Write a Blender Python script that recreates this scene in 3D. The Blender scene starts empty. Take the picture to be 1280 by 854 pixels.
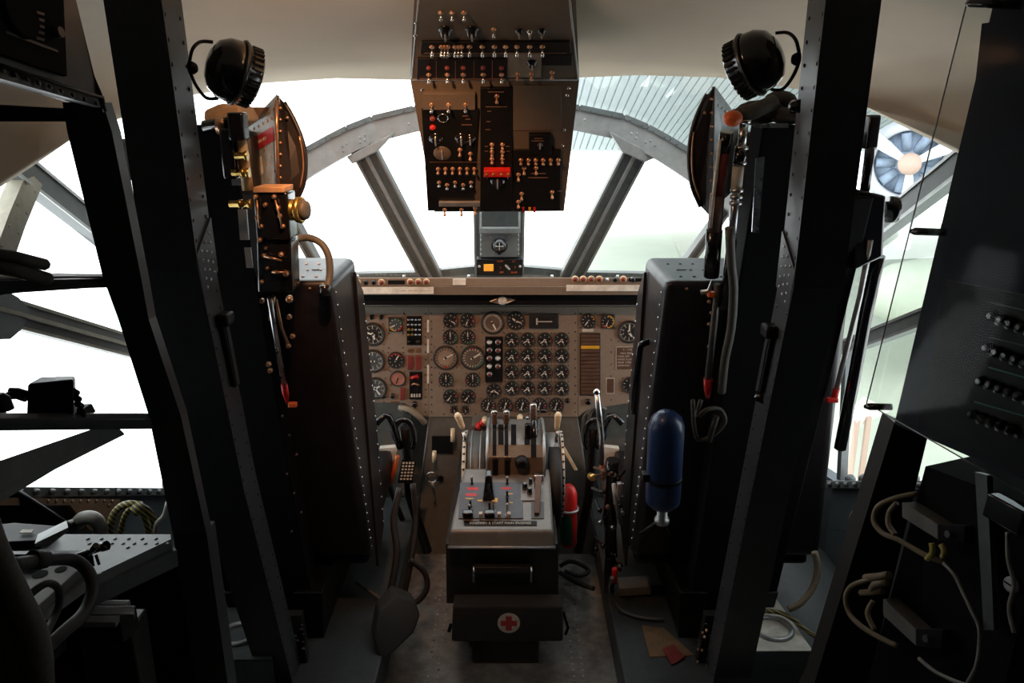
import bpy, bmesh, math, random
from mathutils import Vector, Matrix
random.seed(7)
V = Vector
PI = math.pi
SC = bpy.context.scene
COL = SC.collection

# ------------------------------------------------------------------ camera
F, TH, CX, CY, CZ = 1004.0, math.radians(16), 0.035, 0.0, 1.75
cd = bpy.data.cameras.new('camera'); cam = bpy.data.objects.new('camera', cd); COL.objects.link(cam)
cd.sensor_width = 36; cd.lens = 36*F/1280; cd.clip_start = 0.05; cd.clip_end = 300
cam.location = (CX, CY, CZ); cam.rotation_euler = (PI/2-TH, 0, 0)
SC.camera = cam
# ------------------------------------------------------------------ world, light, exposure
w = bpy.data.worlds.new('world'); SC.world = w; w.use_nodes = True
w.node_tree.nodes['Background'].inputs[0].default_value = (0.93, 0.975, 1.0, 1)
w.node_tree.nodes['Background'].inputs[1].default_value = 4.0
vs = SC.view_settings
vs.view_transform = 'Standard'; vs.look = 'None'; vs.gamma = 1; vs.exposure = 0.0; vs.use_curve_mapping = False
def spot(name, loc, aim, power, color, size, blend, rad):
    l = bpy.data.lights.new(name, 'SPOT'); l.energy = power; l.color = color
    l.spot_size = math.radians(size); l.spot_blend = blend; l.shadow_soft_size = rad
    o = bpy.data.objects.new(name, l); COL.objects.link(o); o.location = loc
    o.rotation_euler = (V(aim)-V(loc)).to_track_quat('-Z', 'Y').to_euler(); return o
LAMP = V((-0.30, 1.50, 1.975))
spot('cabin_lamp_light', LAMP+V((0, .03, -.035)), (-0.20, 2.9, 0.95), 33, (1.0, 0.45, 0.20), 72, 0.7, 0.018)
spot('added_ceiling_fill', LAMP+V((.01, .02, -.01)), (0.1, 2.6, 1.80), 4.5, (1.0, 0.60, 0.34), 165, 0.5, 0.03)  # extra wide spot added to warm the ceiling and overhead panel

# ------------------------------------------------------------------ pixel -> place helpers
def ray(px, py):
    u = (px-640)/F; v = (427-py)/F
    return V((u, math.cos(TH)+math.sin(TH)*v, -math.sin(TH)+math.cos(TH)*v))
O = V((CX, CY, CZ))
def P(px, py, Y): r = ray(px, py); return O + r*(Y/r.y)
def PX(px, py, X): r = ray(px, py); return O + r*((X-CX)/r.x)
def PZ(px, py, Z): r = ray(px, py); return O + r*((Z-CZ)/r.z)
class Plane:
    def __init__(s, o, n, up=(0, 0, 1)):
        s.o = V(o); s.n = V(n).normalized(); s.r = V(up).cross(s.n).normalized(); s.u = s.n.cross(s.r).normalized()
    def at(s, px, py, h=0.0):
        r = ray(px, py); t = (s.o-O).dot(s.n)/r.dot(s.n); return O + r*t + s.n*h
    def px(s, px, py): return (s.at(px, py)-O).dot(V((0, math.cos(TH), -math.sin(TH))))/F   # metres per pixel there

# ------------------------------------------------------------------ materials
MATS = {}
def mat(name, col, rough=0.5, metal=0.0, var=0.25, scale=25.0, bump=0.0, spec=0.5, coat=0.0, emit=None):
    m = bpy.data.materials.new(name); m.use_nodes = True; nt = m.node_tree; b = nt.nodes['Principled BSDF']
    b.inputs['Roughness'].default_value = rough; b.inputs['Metallic'].default_value = metal
    b.inputs['Specular IOR Level'].default_value = spec; b.inputs['Coat Weight'].default_value = coat
    tc = nt.nodes.new('ShaderNodeTexCoord'); nz = nt.nodes.new('ShaderNodeTexNoise')
    nz.inputs['Scale'].default_value = scale; nz.inputs['Detail'].default_value = 5; nz.inputs['Roughness'].default_value = .65
    nt.links.new(tc.outputs['Object'], nz.inputs['Vector'])
    rp = nt.nodes.new('ShaderNodeValToRGB'); rp.color_ramp.elements[0].position = .3; rp.color_ramp.elements[1].position = .7
    rp.color_ramp.elements[0].color = tuple(c*(1-var) for c in col)+(1,)
    rp.color_ramp.elements[1].color = tuple(min(1, c*(1+var)) for c in col)+(1,)
    nt.links.new(nz.outputs['Fac'], rp.inputs[0]); nt.links.new(rp.outputs[0], b.inputs['Base Color'])
    mr = nt.nodes.new('ShaderNodeMapRange'); mr.inputs['To Min'].default_value = max(.03, rough*.8); mr.inputs['To Max'].default_value = min(1, rough*1.2)
    nt.links.new(nz.outputs['Fac'], mr.inputs['Value']); nt.links.new(mr.outputs[0], b.inputs['Roughness'])
    if bump:
        bp = nt.nodes.new('ShaderNodeBump'); bp.inputs['Strength'].default_value = bump; bp.inputs['Distance'].default_value = .003
        nt.links.new(nz.outputs['Fac'], bp.inputs['Height']); nt.links.new(bp.outputs[0], b.inputs['Normal'])
    if emit:
        b.inputs['Emission Color'].default_value = tuple(emit[0])+(1,); b.inputs['Emission Strength'].default_value = emit[1]
    MATS[name] = m; return m
M = MATS
mat('black_paint', (.007, .007, .0075), .45, spec=.22)
mat('black_matte', (.008, .008, .009), .85, spec=.1)
mat('black_gloss', (.008, .008, .010), .16, coat=.3)
mat('seat_black', (.014, .011, .012), .38, var=.35, spec=.45)
mat('post_grey', (.040, .042, .048), .36, var=.2, spec=.5)
mat('frame_grey', (.20, .20, .195), .5, var=.15)
mat('frame_dark', (.075, .085, .085), .45, var=.2)
mat('frame_beige', (.30, .28, .22), .55, var=.2)
mat('liner', (.68, .57, .45), .85, var=.05, scale=3, spec=.2)
mat('liner_edge', (.22, .19, .16), .7)
mat('panel_taupe', (.27, .215, .165), .55, var=.1, scale=60)
mat('overhead_taupe', (.12, .10, .08), .5, var=.1, scale=60)
mat('bulkhead_grey', (.13, .125, .11), .6, var=.2)
mat('pedestal_grey', (.19, .185, .175), .40, var=.15, metal=.2)
mat('pedestal_black', (.014, .013, .012), .45)
mat('plate_blue', (.085, .10, .125), .5)
mat('steel', (.55, .56, .58), .28, 1.0, var=.15)
mat('chrome', (.85, .85, .85), .10, 1.0, var=.05)
mat('alu', (.42, .43, .43), .45, .7, var=.2)
mat('copper_bolt', (.60, .34, .20), .3, .8)
mat('brass', (.62, .42, .12), .28, .9)
mat('floor_metal', (.34, .33, .31), .33, .55, var=.45, scale=14, bump=.4)
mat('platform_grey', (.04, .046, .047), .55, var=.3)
mat('red', (.55, .015, .012), .4)
mat('red_dark', (.19, .03, .025), .45)
mat('red_placard', (.50, .035, .045), .5)
mat('orange', (.70, .13, .03), .4)
mat('yellow', (.75, .42, .03), .4)
mat('amber_glass', (.85, .38, .04), .3, emit=((1, .42, .03), .25))
mat('green_label', (.02, .16, .08), .5)
mat('white_mark', (.62, .58, .50), .6)
mat('white_paint', (.84, .80, .72), .5)
mat('cream_knob', (.75, .62, .42), .4)
mat('dial_black', (.012, .013, .014), .5)
mat('dial_tan', (.33, .24, .17), .5)
mat('dial_brown', (.13, .10, .075), .5)
mat('dial_salmon', (.45, .20, .15), .5)
mat('dial_grey', (.06, .075, .08), .5)
mat('bezel', (.025, .024, .023), .35)
mat('bar_brown', (.11, .055, .035), .5)
mat('lamp_lens', (.20, .035, .025), .2)
mat('lamp_ring', (.55, .38, .20), .35, .5)
mat('light_blue_grey', (.42, .50, .55), .4)  # pale tone puts side window reflection into the headrest panel colour
mat('rubber', (.016, .016, .017), .65)
mat('hose_grey', (.09, .085, .075), .6)
mat('hose_tan', (.042, .039, .031), .7, var=.4, scale=120)
mat('cable_beige', (.20, .15, .09), .6)
mat('cable_yellow', (.45, .36, .08), .6)
mat('cable_white', (.24, .23, .21), .5)
mat('canvas_tan', (.50, .30, .16), .8, bump=.3)
mat('canvas_dark', (.024, .021, .019), .85, bump=.4)
mat('tube_tan', (.60, .40, .20), .4)
mat('wall_grey', (.07, .085, .095), .55, var=.15)
mat('copper_panel', (.22, .13, .07), .5, .3)
mat('blue_bottle', (.010, .032, .11), .38, coat=.2)
mat('desk_grey', (.16, .17, .17), .38, var=.15, metal=.3)
mat('panel_navy', (.012, .016, .028), .6, spec=.25)
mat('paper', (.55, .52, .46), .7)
mat('hangar_roof', (.43, .48, .51), .8, var=.05)
mat('hangar_floor', (.42, .46, .38), .8, var=.06, scale=1)
mat('hangar_white', (.52, .55, .57), .8, var=.05)
mat('hangar_blue', (.20, .26, .34), .8, var=.25, scale=6)
mat('hangar_orange', (.42, .30, .24), .8, var=.05)
mat('cowling_light', (.40, .42, .45), .8, var=.05)
def glass(name, tint, gloss, rough=.02):
    m = bpy.data.materials.new(name); m.use_nodes = True; nt = m.node_tree; nt.nodes.clear()
    o = nt.nodes.new('ShaderNodeOutputMaterial'); t = nt.nodes.new('ShaderNodeBsdfTransparent'); g = nt.nodes.new('ShaderNodeBsdfGlossy')
    mx = nt.nodes.new('ShaderNodeMixShader'); fr = nt.nodes.new('ShaderNodeFresnel'); ml = nt.nodes.new('ShaderNodeMath'); ml.operation = 'MULTIPLY'
    t.inputs[0].default_value = tint+(1,); g.inputs['Roughness'].default_value = rough; ml.inputs[1].default_value = gloss; fr.inputs[0].default_value = 1.45
    nt.links.new(fr.outputs[0], ml.inputs[0]); nt.links.new(ml.outputs[0], mx.inputs[0])
    nt.links.new(t.outputs[0], mx.inputs[1]); nt.links.new(g.outputs[0], mx.inputs[2]); nt.links.new(mx.outputs[0], o.inputs[0]); MATS[name] = m
glass('window_glass', (.99, 1.0, .99), .2)
glass('plexiglass', (.93, .94, .93), .05, .05)
# two-colour hose (yellow spiral wrap)
def spiral(name, a, b, sc):
    m = mat(name, a, .6); nt = m.node_tree; wv = nt.nodes.new('ShaderNodeTexWave'); wv.inputs['Scale'].default_value = sc; wv.bands_direction = 'DIAGONAL'
    tc = nt.nodes['Texture Coordinate']; nt.links.new(tc.outputs['Object'], wv.inputs['Vector'])
    rp = nt.nodes.new('ShaderNodeValToRGB'); rp.color_ramp.interpolation = 'CONSTANT'
    rp.color_ramp.elements[0].color = a+(1,); rp.color_ramp.elements[1].color = b+(1,); rp.color_ramp.elements[1].position = .72
    nt.links.new(wv.outputs['Fac'], rp.inputs[0]); nt.links.new(rp.outputs[0], nt.nodes['Principled BSDF'].inputs['Base Color'])
spiral('hose_striped', (.055, .05, .035), (.34, .28, .05), 34)
spiral('cord_braided', (.16, .13, .09), (.30, .25, .17), 60)

# ------------------------------------------------------------------ mesh builder
WL = {}
class MB:
    def __init__(s): s.bm = bmesh.new()
    def _m(s, fs, m):
        for f in fs: f.material_index = m
        return fs
    def hexa(s, p, m=0, bev=0.0, seg=2):
        """p: 8 points, 4 of one face in order then the 4 opposite"""
        vs_ = [s.bm.verts.new(V(q)) for q in p]; fs = []
        for idx in ((0, 1, 2, 3), (7, 6, 5, 4), (0, 4, 5, 1), (1, 5, 6, 2), (2, 6, 7, 3), (3, 7, 4, 0)):
            fs.append(s.bm.faces.new([vs_[i] for i in idx]))
        s._m(fs, m); bmesh.ops.recalc_face_normals(s.bm, faces=fs)
        if bev:
            es = list({e for f in fs for e in f.edges})
            r = bmesh.ops.bevel(s.bm, geom=es, offset=bev, segments=seg, affect='EDGES', profile=.6)
            s._m(r['faces'], m)
            for f in r['faces']: f.smooth = True
        return s
    def box(s, a, b, m=0, bev=0.0, seg=2):
        (x0, y0, z0), (x1, y1, z1) = a, b
        return s.hexa([(x0, y0, z0), (x1, y0, z0), (x1, y0, z1), (x0, y0, z1), (x0, y1, z0), (x1, y1, z0), (x1, y1, z1), (x0, y1, z1)], m, bev, seg)
    def slab(s, pts, d, m=0, bev=0.0, seg=2):
        """polygon pts extruded by vector d"""
        d = V(d); n = len(pts)
        a = [s.bm.verts.new(V(q)) for q in pts]; b = [s.bm.verts.new(V(q)+d) for q in pts]
        fs = [s.bm.faces.new(a), s.bm.faces.new(b[::-1])]
        for i in range(n): fs.append(s.bm.faces.new([a[i], a[(i+1) % n], b[(i+1) % n], b[i]]))
        s._m(fs, m); bmesh.ops.recalc_face_normals(s.bm, faces=fs)
        if bev:
            es = list({e for f in fs for e in f.edges})
            r = bmesh.ops.bevel(s.bm, geom=es, offset=bev, segments=seg, affect='EDGES', profile=.6); s._m(r['faces'], m)
        return s
    def obox(s, c, ax, size, m=0, bev=0.0):
        """box at centre c with axes ax (3 unit vectors) and full sizes"""
        c = V(c); x, y, z = [V(a)*sz/2 for a, sz in zip(ax, size)]
        return s.hexa([c-x-y-z, c+x-y-z, c+x-y+z, c-x-y+z, c-x+y-z, c+x+y-z, c+x+y+z, c-x+y+z], m, bev)
    def tube(s, pts, r, seg=8, m=0, smooth=True, n=0):
        pts = [V(p) for p in pts]
        if n and len(pts) > 2:
            q = []
            for i in range(len(pts)-1):
                p0 = pts[max(0, i-1)]; p1 = pts[i]; p2 = pts[i+1]; p3 = pts[min(len(pts)-1, i+2)]
                for k in range(n):
                    t = k/n
                    q.append(.5*((2*p1)+(-p0+p2)*t+(2*p0-5*p1+4*p2-p3)*t*t+(-p0+3*p1-3*p2+p3)*t**3))
            pts = q+[pts[-1]]
        rr = r if isinstance(r, (list, tuple)) else [r]*len(pts)
        rings = []; prev = None
        for i, p in enumerate(pts):
            t = (pts[min(i+1, len(pts)-1)]-pts[max(i-1, 0)])
            if t.length < 1e-9: t = V((0, 0, 1))
            t.normalize()
            if prev is None:
                a = t.orthogonal().normalized()
            else:
                a = prev-t*prev.dot(t)
                a = a.normalized() if a.length > 1e-6 else t.orthogonal().normalized()
            prev = a; b = t.cross(a)
            rad = rr[i] if len(rr) == len(pts) else rr[0]+(rr[-1]-rr[0])*i/max(1, len(pts)-1)
            rings.append([s.bm.verts.new(p+(a*math.cos(2*PI*k/seg)+b*math.sin(2*PI*k/seg))*rad) for k in range(seg)])
        fs = []
        for i in range(len(rings)-1):
            for k in range(seg):
                f = s.bm.faces.new([rings[i][k], rings[i][(k+1) % seg], rings[i+1][(k+1) % seg], rings[i+1][k]]); f.smooth = smooth; fs.append(f)
        fs.append(s.bm.faces.new(rings[0][::-1])); fs.append(s.bm.faces.new(rings[-1])); s._m(fs, m); return s
    def lathe(s, o, axis, prof, seg=20, m=0, smooth=True, cap=True):
        """prof: list of (h, r) along axis"""
        o = V(o); t = V(axis).normalized(); a = t.orthogonal().normalized(); b = t.cross(a); rings = []
        for h, r in prof:
            rings.append([s.bm.verts.new(o+t*h+(a*math.cos(2*PI*k/seg)+b*math.sin(2*PI*k/seg))*max(r, 1e-5)) for k in range(seg)])
        fs = []
        for i in range(len(rings)-1):
            for k in range(seg):
                f = s.bm.faces.new([rings[i][k], rings[i][(k+1) % seg], rings[i+1][(k+1) % seg], rings[i+1][k]]); f.smooth = smooth; fs.append(f)
        if cap: fs += [s.bm.faces.new(rings[0][::-1]), s.bm.faces.new(rings[-1])]
        s._m(fs, m); return s
    def ring(s, o, axis, R, r, seg=24, m=0, ang=2*PI, a0=0, up=None):
        o = V(o); t = V(axis).normalized(); a = V(up).normalized() if up else t.orthogonal().normalized(); b = t.cross(a)
        n = max(3, int(seg*ang/(2*PI)))
        pts = [o+(a*math.cos(a0+ang*k/n)+b*math.sin(a0+ang*k/n))*R for k in range(n+1)]
        return s.tube(pts, r, 6, m)
    def sphere(s, c, r, m=0, seg=12, sc=(1, 1, 1)):
        n0 = seg//2; prof = [(math.cos(PI*(1-i/n0)), math.sin(PI*i/n0)) for i in range(n0+1)]
        st = len(s.bm.verts); s.lathe((0, 0, 0), (0, 0, 1), [(h*r, q*r) for h, q in prof], seg, m)
        s.bm.verts.ensure_lookup_table()
        for v in list(s.bm.verts)[st:]: v.co = V(c)+V((v.co.x*sc[0], v.co.y*sc[1], v.co.z*sc[2]))
        return s
    def rivet(s, p, n, r=.003, m=0, h=None):
        h = h or r*.6
        return s.lathe(p, n, [(-.0002, r), (h*.7, r*.75), (h, r*.2)], 6, m)
    def rivets(s, a, b, n, nrm, r=.003, m=0):
        a, b = V(a), V(b)
        for i in range(n): s.rivet(a.lerp(b, i/max(1, n-1)), nrm, r, m)
        return s
    def text(s, txt, o, right, up, size, m=0, align='CENTER', depth=.0004):
        c = bpy.data.curves.new('t', 'FONT'); c.body = txt; c.size = size; c.align_x = align; c.align_y = 'CENTER'; c.resolution_u = 2; c.extrude = depth
        ob = bpy.data.objects.new('t', c); me = bpy.data.meshes.new_from_object(ob)
        R, U = V(right).normalized(), V(up).normalized(); N = R.cross(U)
        vs_ = [s.bm.verts.new(V(o)+R*v.co.x+U*v.co.y+N*v.co.z) for v in me.vertices]
        for p in me.polygons:
            try: f = s.bm.faces.new([vs_[i] for i in p.vertices]); f.material_index = m
            except ValueError: pass
        bpy.data.objects.remove(ob); bpy.data.curves.remove(c); bpy.data.meshes.remove(me); return s
    def build(s, name, mats, parent=None, origin=None):
        if isinstance(mats, str): mats = [mats]
        if parent is not None: org = WL[parent.name]
        elif origin is not None: org = V(origin)
        else:
            xs = [v.co.x for v in s.bm.verts]; ys = [v.co.y for v in s.bm.verts]; zs = [v.co.z for v in s.bm.verts]
            org = V(((min(xs)+max(xs))/2, (min(ys)+max(ys))/2, min(zs)))
        for v in s.bm.verts: v.co -= org
        me = bpy.data.meshes.new(name); s.bm.to_mesh(me); s.bm.free()
        for k in mats: me.materials.append(M[k])
        o = bpy.data.objects.new(name, me); COL.objects.link(o); WL[o.name] = org.copy()
        if parent is not None: o.parent = parent
        else: o.location = org
        return o
def tag(o, label=None, cat=None, group=None, kind=None):
    if label: o['label'] = label
    if cat: o['category'] = cat
    if group: o['group'] = group
    if kind: o['kind'] = kind
    return o
def thing(name, loc, label, cat, group=None):
    o = bpy.data.objects.new(name, None); COL.objects.link(o); o.location = loc; o.empty_display_size = .05
    WL[o.name] = V(loc).copy(); return tag(o, label, cat, group)
def struct(o): o['kind'] = 'structure'; return o

# ================================================================== SETTING
struct(MB().box((-1.3, -1.6, -.04), (1.3, 3.5, 0)).build('floor', 'floor_metal'))
b = MB()
for xx in (-.235, -.205, .235, .265):
    for i in range(34): b.rivet((xx, 1.95+i*.03, 0), (0, 0, 1), .0045)
for i in range(16): b.rivet((-.34+i*.045, 2.62, 0), (0, 0, 1), .0045)
struct(b.build('trim_1', 'steel'))
def lerp_list(L, t):
    t = max(0, min(.9999, t))*(len(L)-1); i = int(t); f = t-i; return [a+(c-a)*f for a, c in zip(L[i], L[i+1])]
# curved ceiling liner
E = [(-60, 262, 1.78), (45, 197, 1.98), (95, 170, 2.12), (145, 150, 2.25), (240, 119, 2.4), (330, 104, 2.5), (420, 98, 2.57), (515, 100, 2.62), (620, 98, 2.65),
     (722, 97, 2.62), (800, 94, 2.57), (900, 97, 2.5), (1000, 112, 2.4), (1085, 134, 2.28), (1205, 188, 2.06), (1320, 262, 1.85)]
rows = [[P(*e) for e in E]]
n = len(E)
for Y, zs, zm in ((2.25, 1.55, 1.93), (1.8, 1.52, 2.02), (1.2, 1.5, 2.08), (.4, 1.5, 2.1), (-1.6, 1.5, 2.1)):
    r = []
    for i in range(n):
        k = 2*i/(n-1)-1; e = rows[0][i]
        x = 1.27*math.sin(k*PI/2)**1 if abs(k) < 1 else 1.27*k
        zz = zs+(zm-zs)*(math.cos(k*PI/2)**.6 if abs(k) < 1 else 0)
        y = min(Y, e.y-.05) if Y > 1.5 else Y
        if Y == 2.25:
            q = V((x, y, zz)); q = e.lerp(q, .55); q.z = max(q.z, e.z+.02*(1-abs(k))); r.append(q)
        else: r.append(V((x, y, zz)))
    rows.append(r)
b = MB(); vv = [[b.bm.verts.new(p) for p in r] for r in rows]
for i in range(len(rows)-1):
    for k in range(n-1):
        f = b.bm.faces.new([vv[i][k], vv[i][k+1], vv[i+1][k+1], vv[i+1][k]]); f.smooth = True
o = b.build('ceiling', 'liner'); struct(o)
md = o.modifiers.new('thickness', 'SOLIDIFY'); md.thickness = .03; md.offset = -1
# walls below the windows, and behind the camera
def sill(s):
    a, c = (PX(-60, 608, -1.2), PX(206, 610, -1.2)) if s < 0 else (PX(1330, 601, 1.2), PX(1054, 601, 1.2))
    return lambda Y: a.z+(c.z-a.z)*(Y-a.y)/(c.y-a.y)
SL_, SR_ = sill(-1), sill(1)
def side_wall(s, nm, zt):
    b = MB()
    x0, x1 = s*1.24, s*1.29
    b.slab([(x0, 1.62, 0), (x0, 2.75, 0), (x0, 2.75, zt(2.75)), (x0, 1.62, zt(1.62))], (x1-x0, 0, 0))
    b.slab([(x0, -1.6, 0), (x0, 1.62, 0), (x0, 1.62, 1.56), (x0, -1.6, 1.56)], (x1-x0, 0, 0))
    b.slab([(x0, 2.75, 0), (s*.95, 3.45, 0), (s*.95, 3.45, zt(2.75)+.05), (x0, 2.75, zt(2.75))], (s*.05, .02, 0))
    for i in range(30): b.rivet((x0, 1.65+i*.037, zt(1.65+i*.037)-.03), (-s, 0, 0), .005)
    for i in range(30): b.rivet((x0, 1.65+i*.037, zt(1.65+i*.037)-.2), (-s, 0, 0), .004)
    return struct(b.build(nm, 'wall_grey'))
side_wall(-1, 'wall_left', SL_); side_wall(1, 'wall_right', SR_)
struct(MB().box((-1.3, -1.65, 0), (1.3, -1.6, 2.1)).build('wall_back', 'wall_grey'))
ZC = P(620, 345, 2.8).z                                   # top of the coaming
struct(MB().box((-1.0, 3.45, 0), (1.0, 3.5, ZC-.12)).build('wall_front', 'bulkhead_grey'))
struct(MB().box((-1.24, 1.9, 0), (-.37, 3.44, .12), bev=.006).build('trim_2', 'platform_grey'))
struct(MB().box((.37, 1.9, 0), (1.24, 3.44, .12), bev=.006).build('trim_3', 'platform_grey'))
# window sill ledges
for s, zt, nm in ((-1, SL_, 'trim_4'), (1, SR_, 'trim_5')):
    b = MB(); ya, yb = 1.63, 2.75; xa_, xb_ = s*1.19, s*1.29
    b.hexa([(xa_, ya, zt(ya)-.03), (xb_, ya, zt(ya)-.03), (xb_, ya, zt(ya)), (xa_, ya, zt(ya)), (xa_, yb, zt(yb)-.03), (xb_, yb, zt(yb)-.03), (xb_, yb, zt(yb)), (xa_, yb, zt(yb))], bev=.003)
    for i in range(16): b.lathe((s*1.19, 1.68+i*.065, zt(1.68+i*.065)-.015), (-s, 0, 0), [(0, .010), (.008, .009), (.014, .005)], 8)
    struct(b.build(nm, 'frame_dark'))

# ---- windscreen frame -------------------------------------------------------
def beam(pts, w_, d_, mats, name, nrm=(0, -1, 0), ridge=False, bolts=0, edge=None, bolt_r=.004, bolt_m=0):
    """rectangular beam along pts; width across in the plane normal to nrm"""
    pts = [V(p) for p in pts]; b = MB(); rings = []
    for i, p in enumerate(pts):
        t = (pts[min(i+1, len(pts)-1)]-pts[max(i-1, 0)]).normalized()
        nn = V(nrm); nn = (nn-t*nn.dot(t)).normalized(); sd = t.cross(nn).normalized()
        ww = w_[i] if isinstance(w_, (list, tuple)) else w_
        rings.append((p, nn, sd, ww/2))
    vr = [[b.bm.verts.new(q) for q in (p+sd*h, p-sd*h, p-sd*h-nn*d_, p+sd*h-nn*d_)] for p, nn, sd, h in rings]
    for i in range(len(vr)-1):
        for k in range(4): b.bm.faces.new([vr[i][k], vr[i][(k+1) % 4], vr[i+1][(k+1) % 4], vr[i+1][k]])
    b.bm.faces.new(vr[0][::-1]); b.bm.faces.new(vr[-1]); bmesh.ops.recalc_face_normals(b.bm, faces=b.bm.faces[:])
    for i in range(len(rings)-1):
        (p, nn, sd, h), (p2, n2, s2, h2) = rings[i], rings[i+1]
        if ridge:
            b.hexa([p-sd*.007, p+sd*.007, p+sd*.005+nn*.014, p-sd*.005+nn*.014, p2-s2*.007, p2+s2*.007, p2+s2*.005+n2*.014, p2-s2*.005+n2*.014], 1)
        if edge:
            for q in (-1, 1):
                a0 = p+sd*h*q; a1 = p2+s2*h2*q
                b.hexa([a0-sd*q*.008, a0, a0+nn*.005, a0-sd*q*.008+nn*.005, a1-s2*q*.008, a1, a1+n2*.005, a1-s2*q*.008+n2*.005], 1)
        if bolts:
            L = (p2-p).length; k = max(1, int(L/bolts))
            for j in range(k):
                c = p.lerp(p2, (j+.5)/k)
                for q in (-.6, .6): b.rivet(c+sd*h*q, nn, bolt_r, bolt_m)
    return struct(b.build(name, mats))
arch = [P(215, 352, 2.42), P(275, 292, 2.62), P(330, 240, 2.78), P(385, 203, 2.88), P(415, 186, 2.93), P(440, 173, 2.96), P(470, 161, 3.0), P(520, 149, 3.03), P(620, 142, 3.05),
        P(722, 148, 3.03), P(775, 159, 3.0), P(803, 171, 2.97), P(830, 186, 2.93), P(862, 206, 2.88), P(910, 240, 2.8), P(960, 285, 2.64), P(1010, 335, 2.46)]
beam(arch, .088, .07, ['frame_grey', 'frame_dark'], 'trim_6', bolts=0)
b = MB()      # dark outer lip of the arch and its bolts
for i in range(len(arch)-1):
    a, c = arch[i], arch[i+1]; t = (c-a).normalized(); up = V((0, -1, 0)).cross(t).normalized()
    if up.z < 0: up = -up
    b.hexa([a+up*.030+V((0, -.012, 0)), c+up*.030+V((0, -.012, 0)), c+up*.048+V((0, -.012, 0)), a+up*.048+V((0, -.012, 0)), a+up*.030, c+up*.030, c+up*.048, a+up*.048], 0)
    for j in range(2): b.rivet(a.lerp(c, .25+.5*j)+up*.036+V((0, -.012, 0)), (0, -1, 0), .004, 0)
for px, py in ((428, 183), (433, 180), (450, 172), (456, 169), (450, 178), (456, 175), (429, 189), (511, 155), (789, 167), (796, 167), (795, 173), (807, 178), (813, 176), (819, 182), (731, 150)):
    b.rivet(P(px, py, 2.93), (0, -1, 0), .005, 1)
struct(b.build('trim_7', ['frame_dark', 'frame_grey']))
b = MB()      # gusset fillets where the mullions meet the arch
for pts in (((433, 196), (492, 166), (470, 190), (440, 205)), ((762, 164), (822, 196), (806, 203), (778, 190))):
    b.slab([P(x, y, 2.955) for x, y in pts], (0, .05, 0), bev=.004)
struct(b.build('trim_8', 'frame_grey'))
def mull(a, c, nm, w_=.088, ridge=True): beam([a, c], w_, .05, ['frame_dark', 'frame_grey'], nm, ridge=ridge, bolts=.034, edge=True)
mull(P(452, 184, 2.98), P(541, 352, 3.2), 'trim_9'); mull(P(800, 182, 2.98), P(712, 352, 3.2), 'trim_10')
mull(P(352, 255, 2.86), P(396, 335, 3.0), 'trim_11', .035, False); mull(P(912, 258, 2.86), P(858, 333, 3.0), 'trim_12', .035, False)
mull(P(624, 150, 3.04), P(624, 350, 3.22), 'trim_13', .20, False)
beam([P(300, 352, 2.9), P(430, 347, 3.22), P(520, 345, 3.24), P(560, 341, 3.24), P(590, 338, 3.24), P(655, 338, 3.24), P(690, 341, 3.24), P(735, 345, 3.24), P(830, 347, 3.22), P(960, 352, 2.9)], .03, .05, 'frame_dark', 'trim_14')
# ---- side window frames ------------------------------------------------------
XL, XR = -1.2, 1.2
def side(px, py, s): return PX(px, py, XL if s < 0 else XR)
beam([side(-70, 112, -1), side(0, 183, -1), side(115, 276, -1), side(175, 325, -1), arch[0]], .065, .05, ['frame_dark', 'alu'], 'trim_15', nrm=(1, -.3, 0), edge=True)
beam([side(1300, 118, 1), side(1205, 196, 1), side(1075, 300, 1), side(1030, 336, 1), arch[-1]], .065, .05, ['frame_dark', 'alu'], 'trim_16', nrm=(-1, -.3, 0), edge=True)
beam([side(-60, 372, -1), side(20, 392, -1), side(155, 430, -1), side(230, 450, -1)], .07, .05, ['frame_dark', 'frame_beige'], 'trim_17', nrm=(1, -.3, 0), ridge=True, edge=True)
beam([side(1220, 372, 1), side(1150, 397, 1), side(1070, 428, 1), side(1000, 452, 1)], .05, .05, ['frame_dark', 'frame_grey'], 'trim_18', nrm=(-1, -.3, 0), edge=True)
beam([side(44, 222, -1), side(22, 275, -1), side(4, 325, -1), side(-10, 385, -1)], .055, .05, ['frame_beige', 'frame_dark'], 'trim_19', nrm=(1, -.3, 0), bolts=.05)
b = MB(); b.slab([side(-30, 345, -1)+V((.01, 0, 0)), side(18, 372, -1)+V((.01, 0, 0)), side(34, 388, -1)+V((.01, 0, 0)), side(22, 412, -1)+V((.01, 0, 0)), side(8, 424, -1)+V((.01, 0, 0)), side(-30, 425, -1)+V((.01, 0, 0))], (-.03, 0, 0))
struct(b.build('trim_20', 'frame_dark'))
beam([side(226, 455, -1), side(221, 608, -1)], .04, .05, 'frame_dark', 'trim_21', nrm=(1, -.3, 0))
beam([side(1056, 430, 1), side(1048, 600, 1)], .02, .03, 'frame_dark', 'trim_22', nrm=(-1, -.3, 0))
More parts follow.
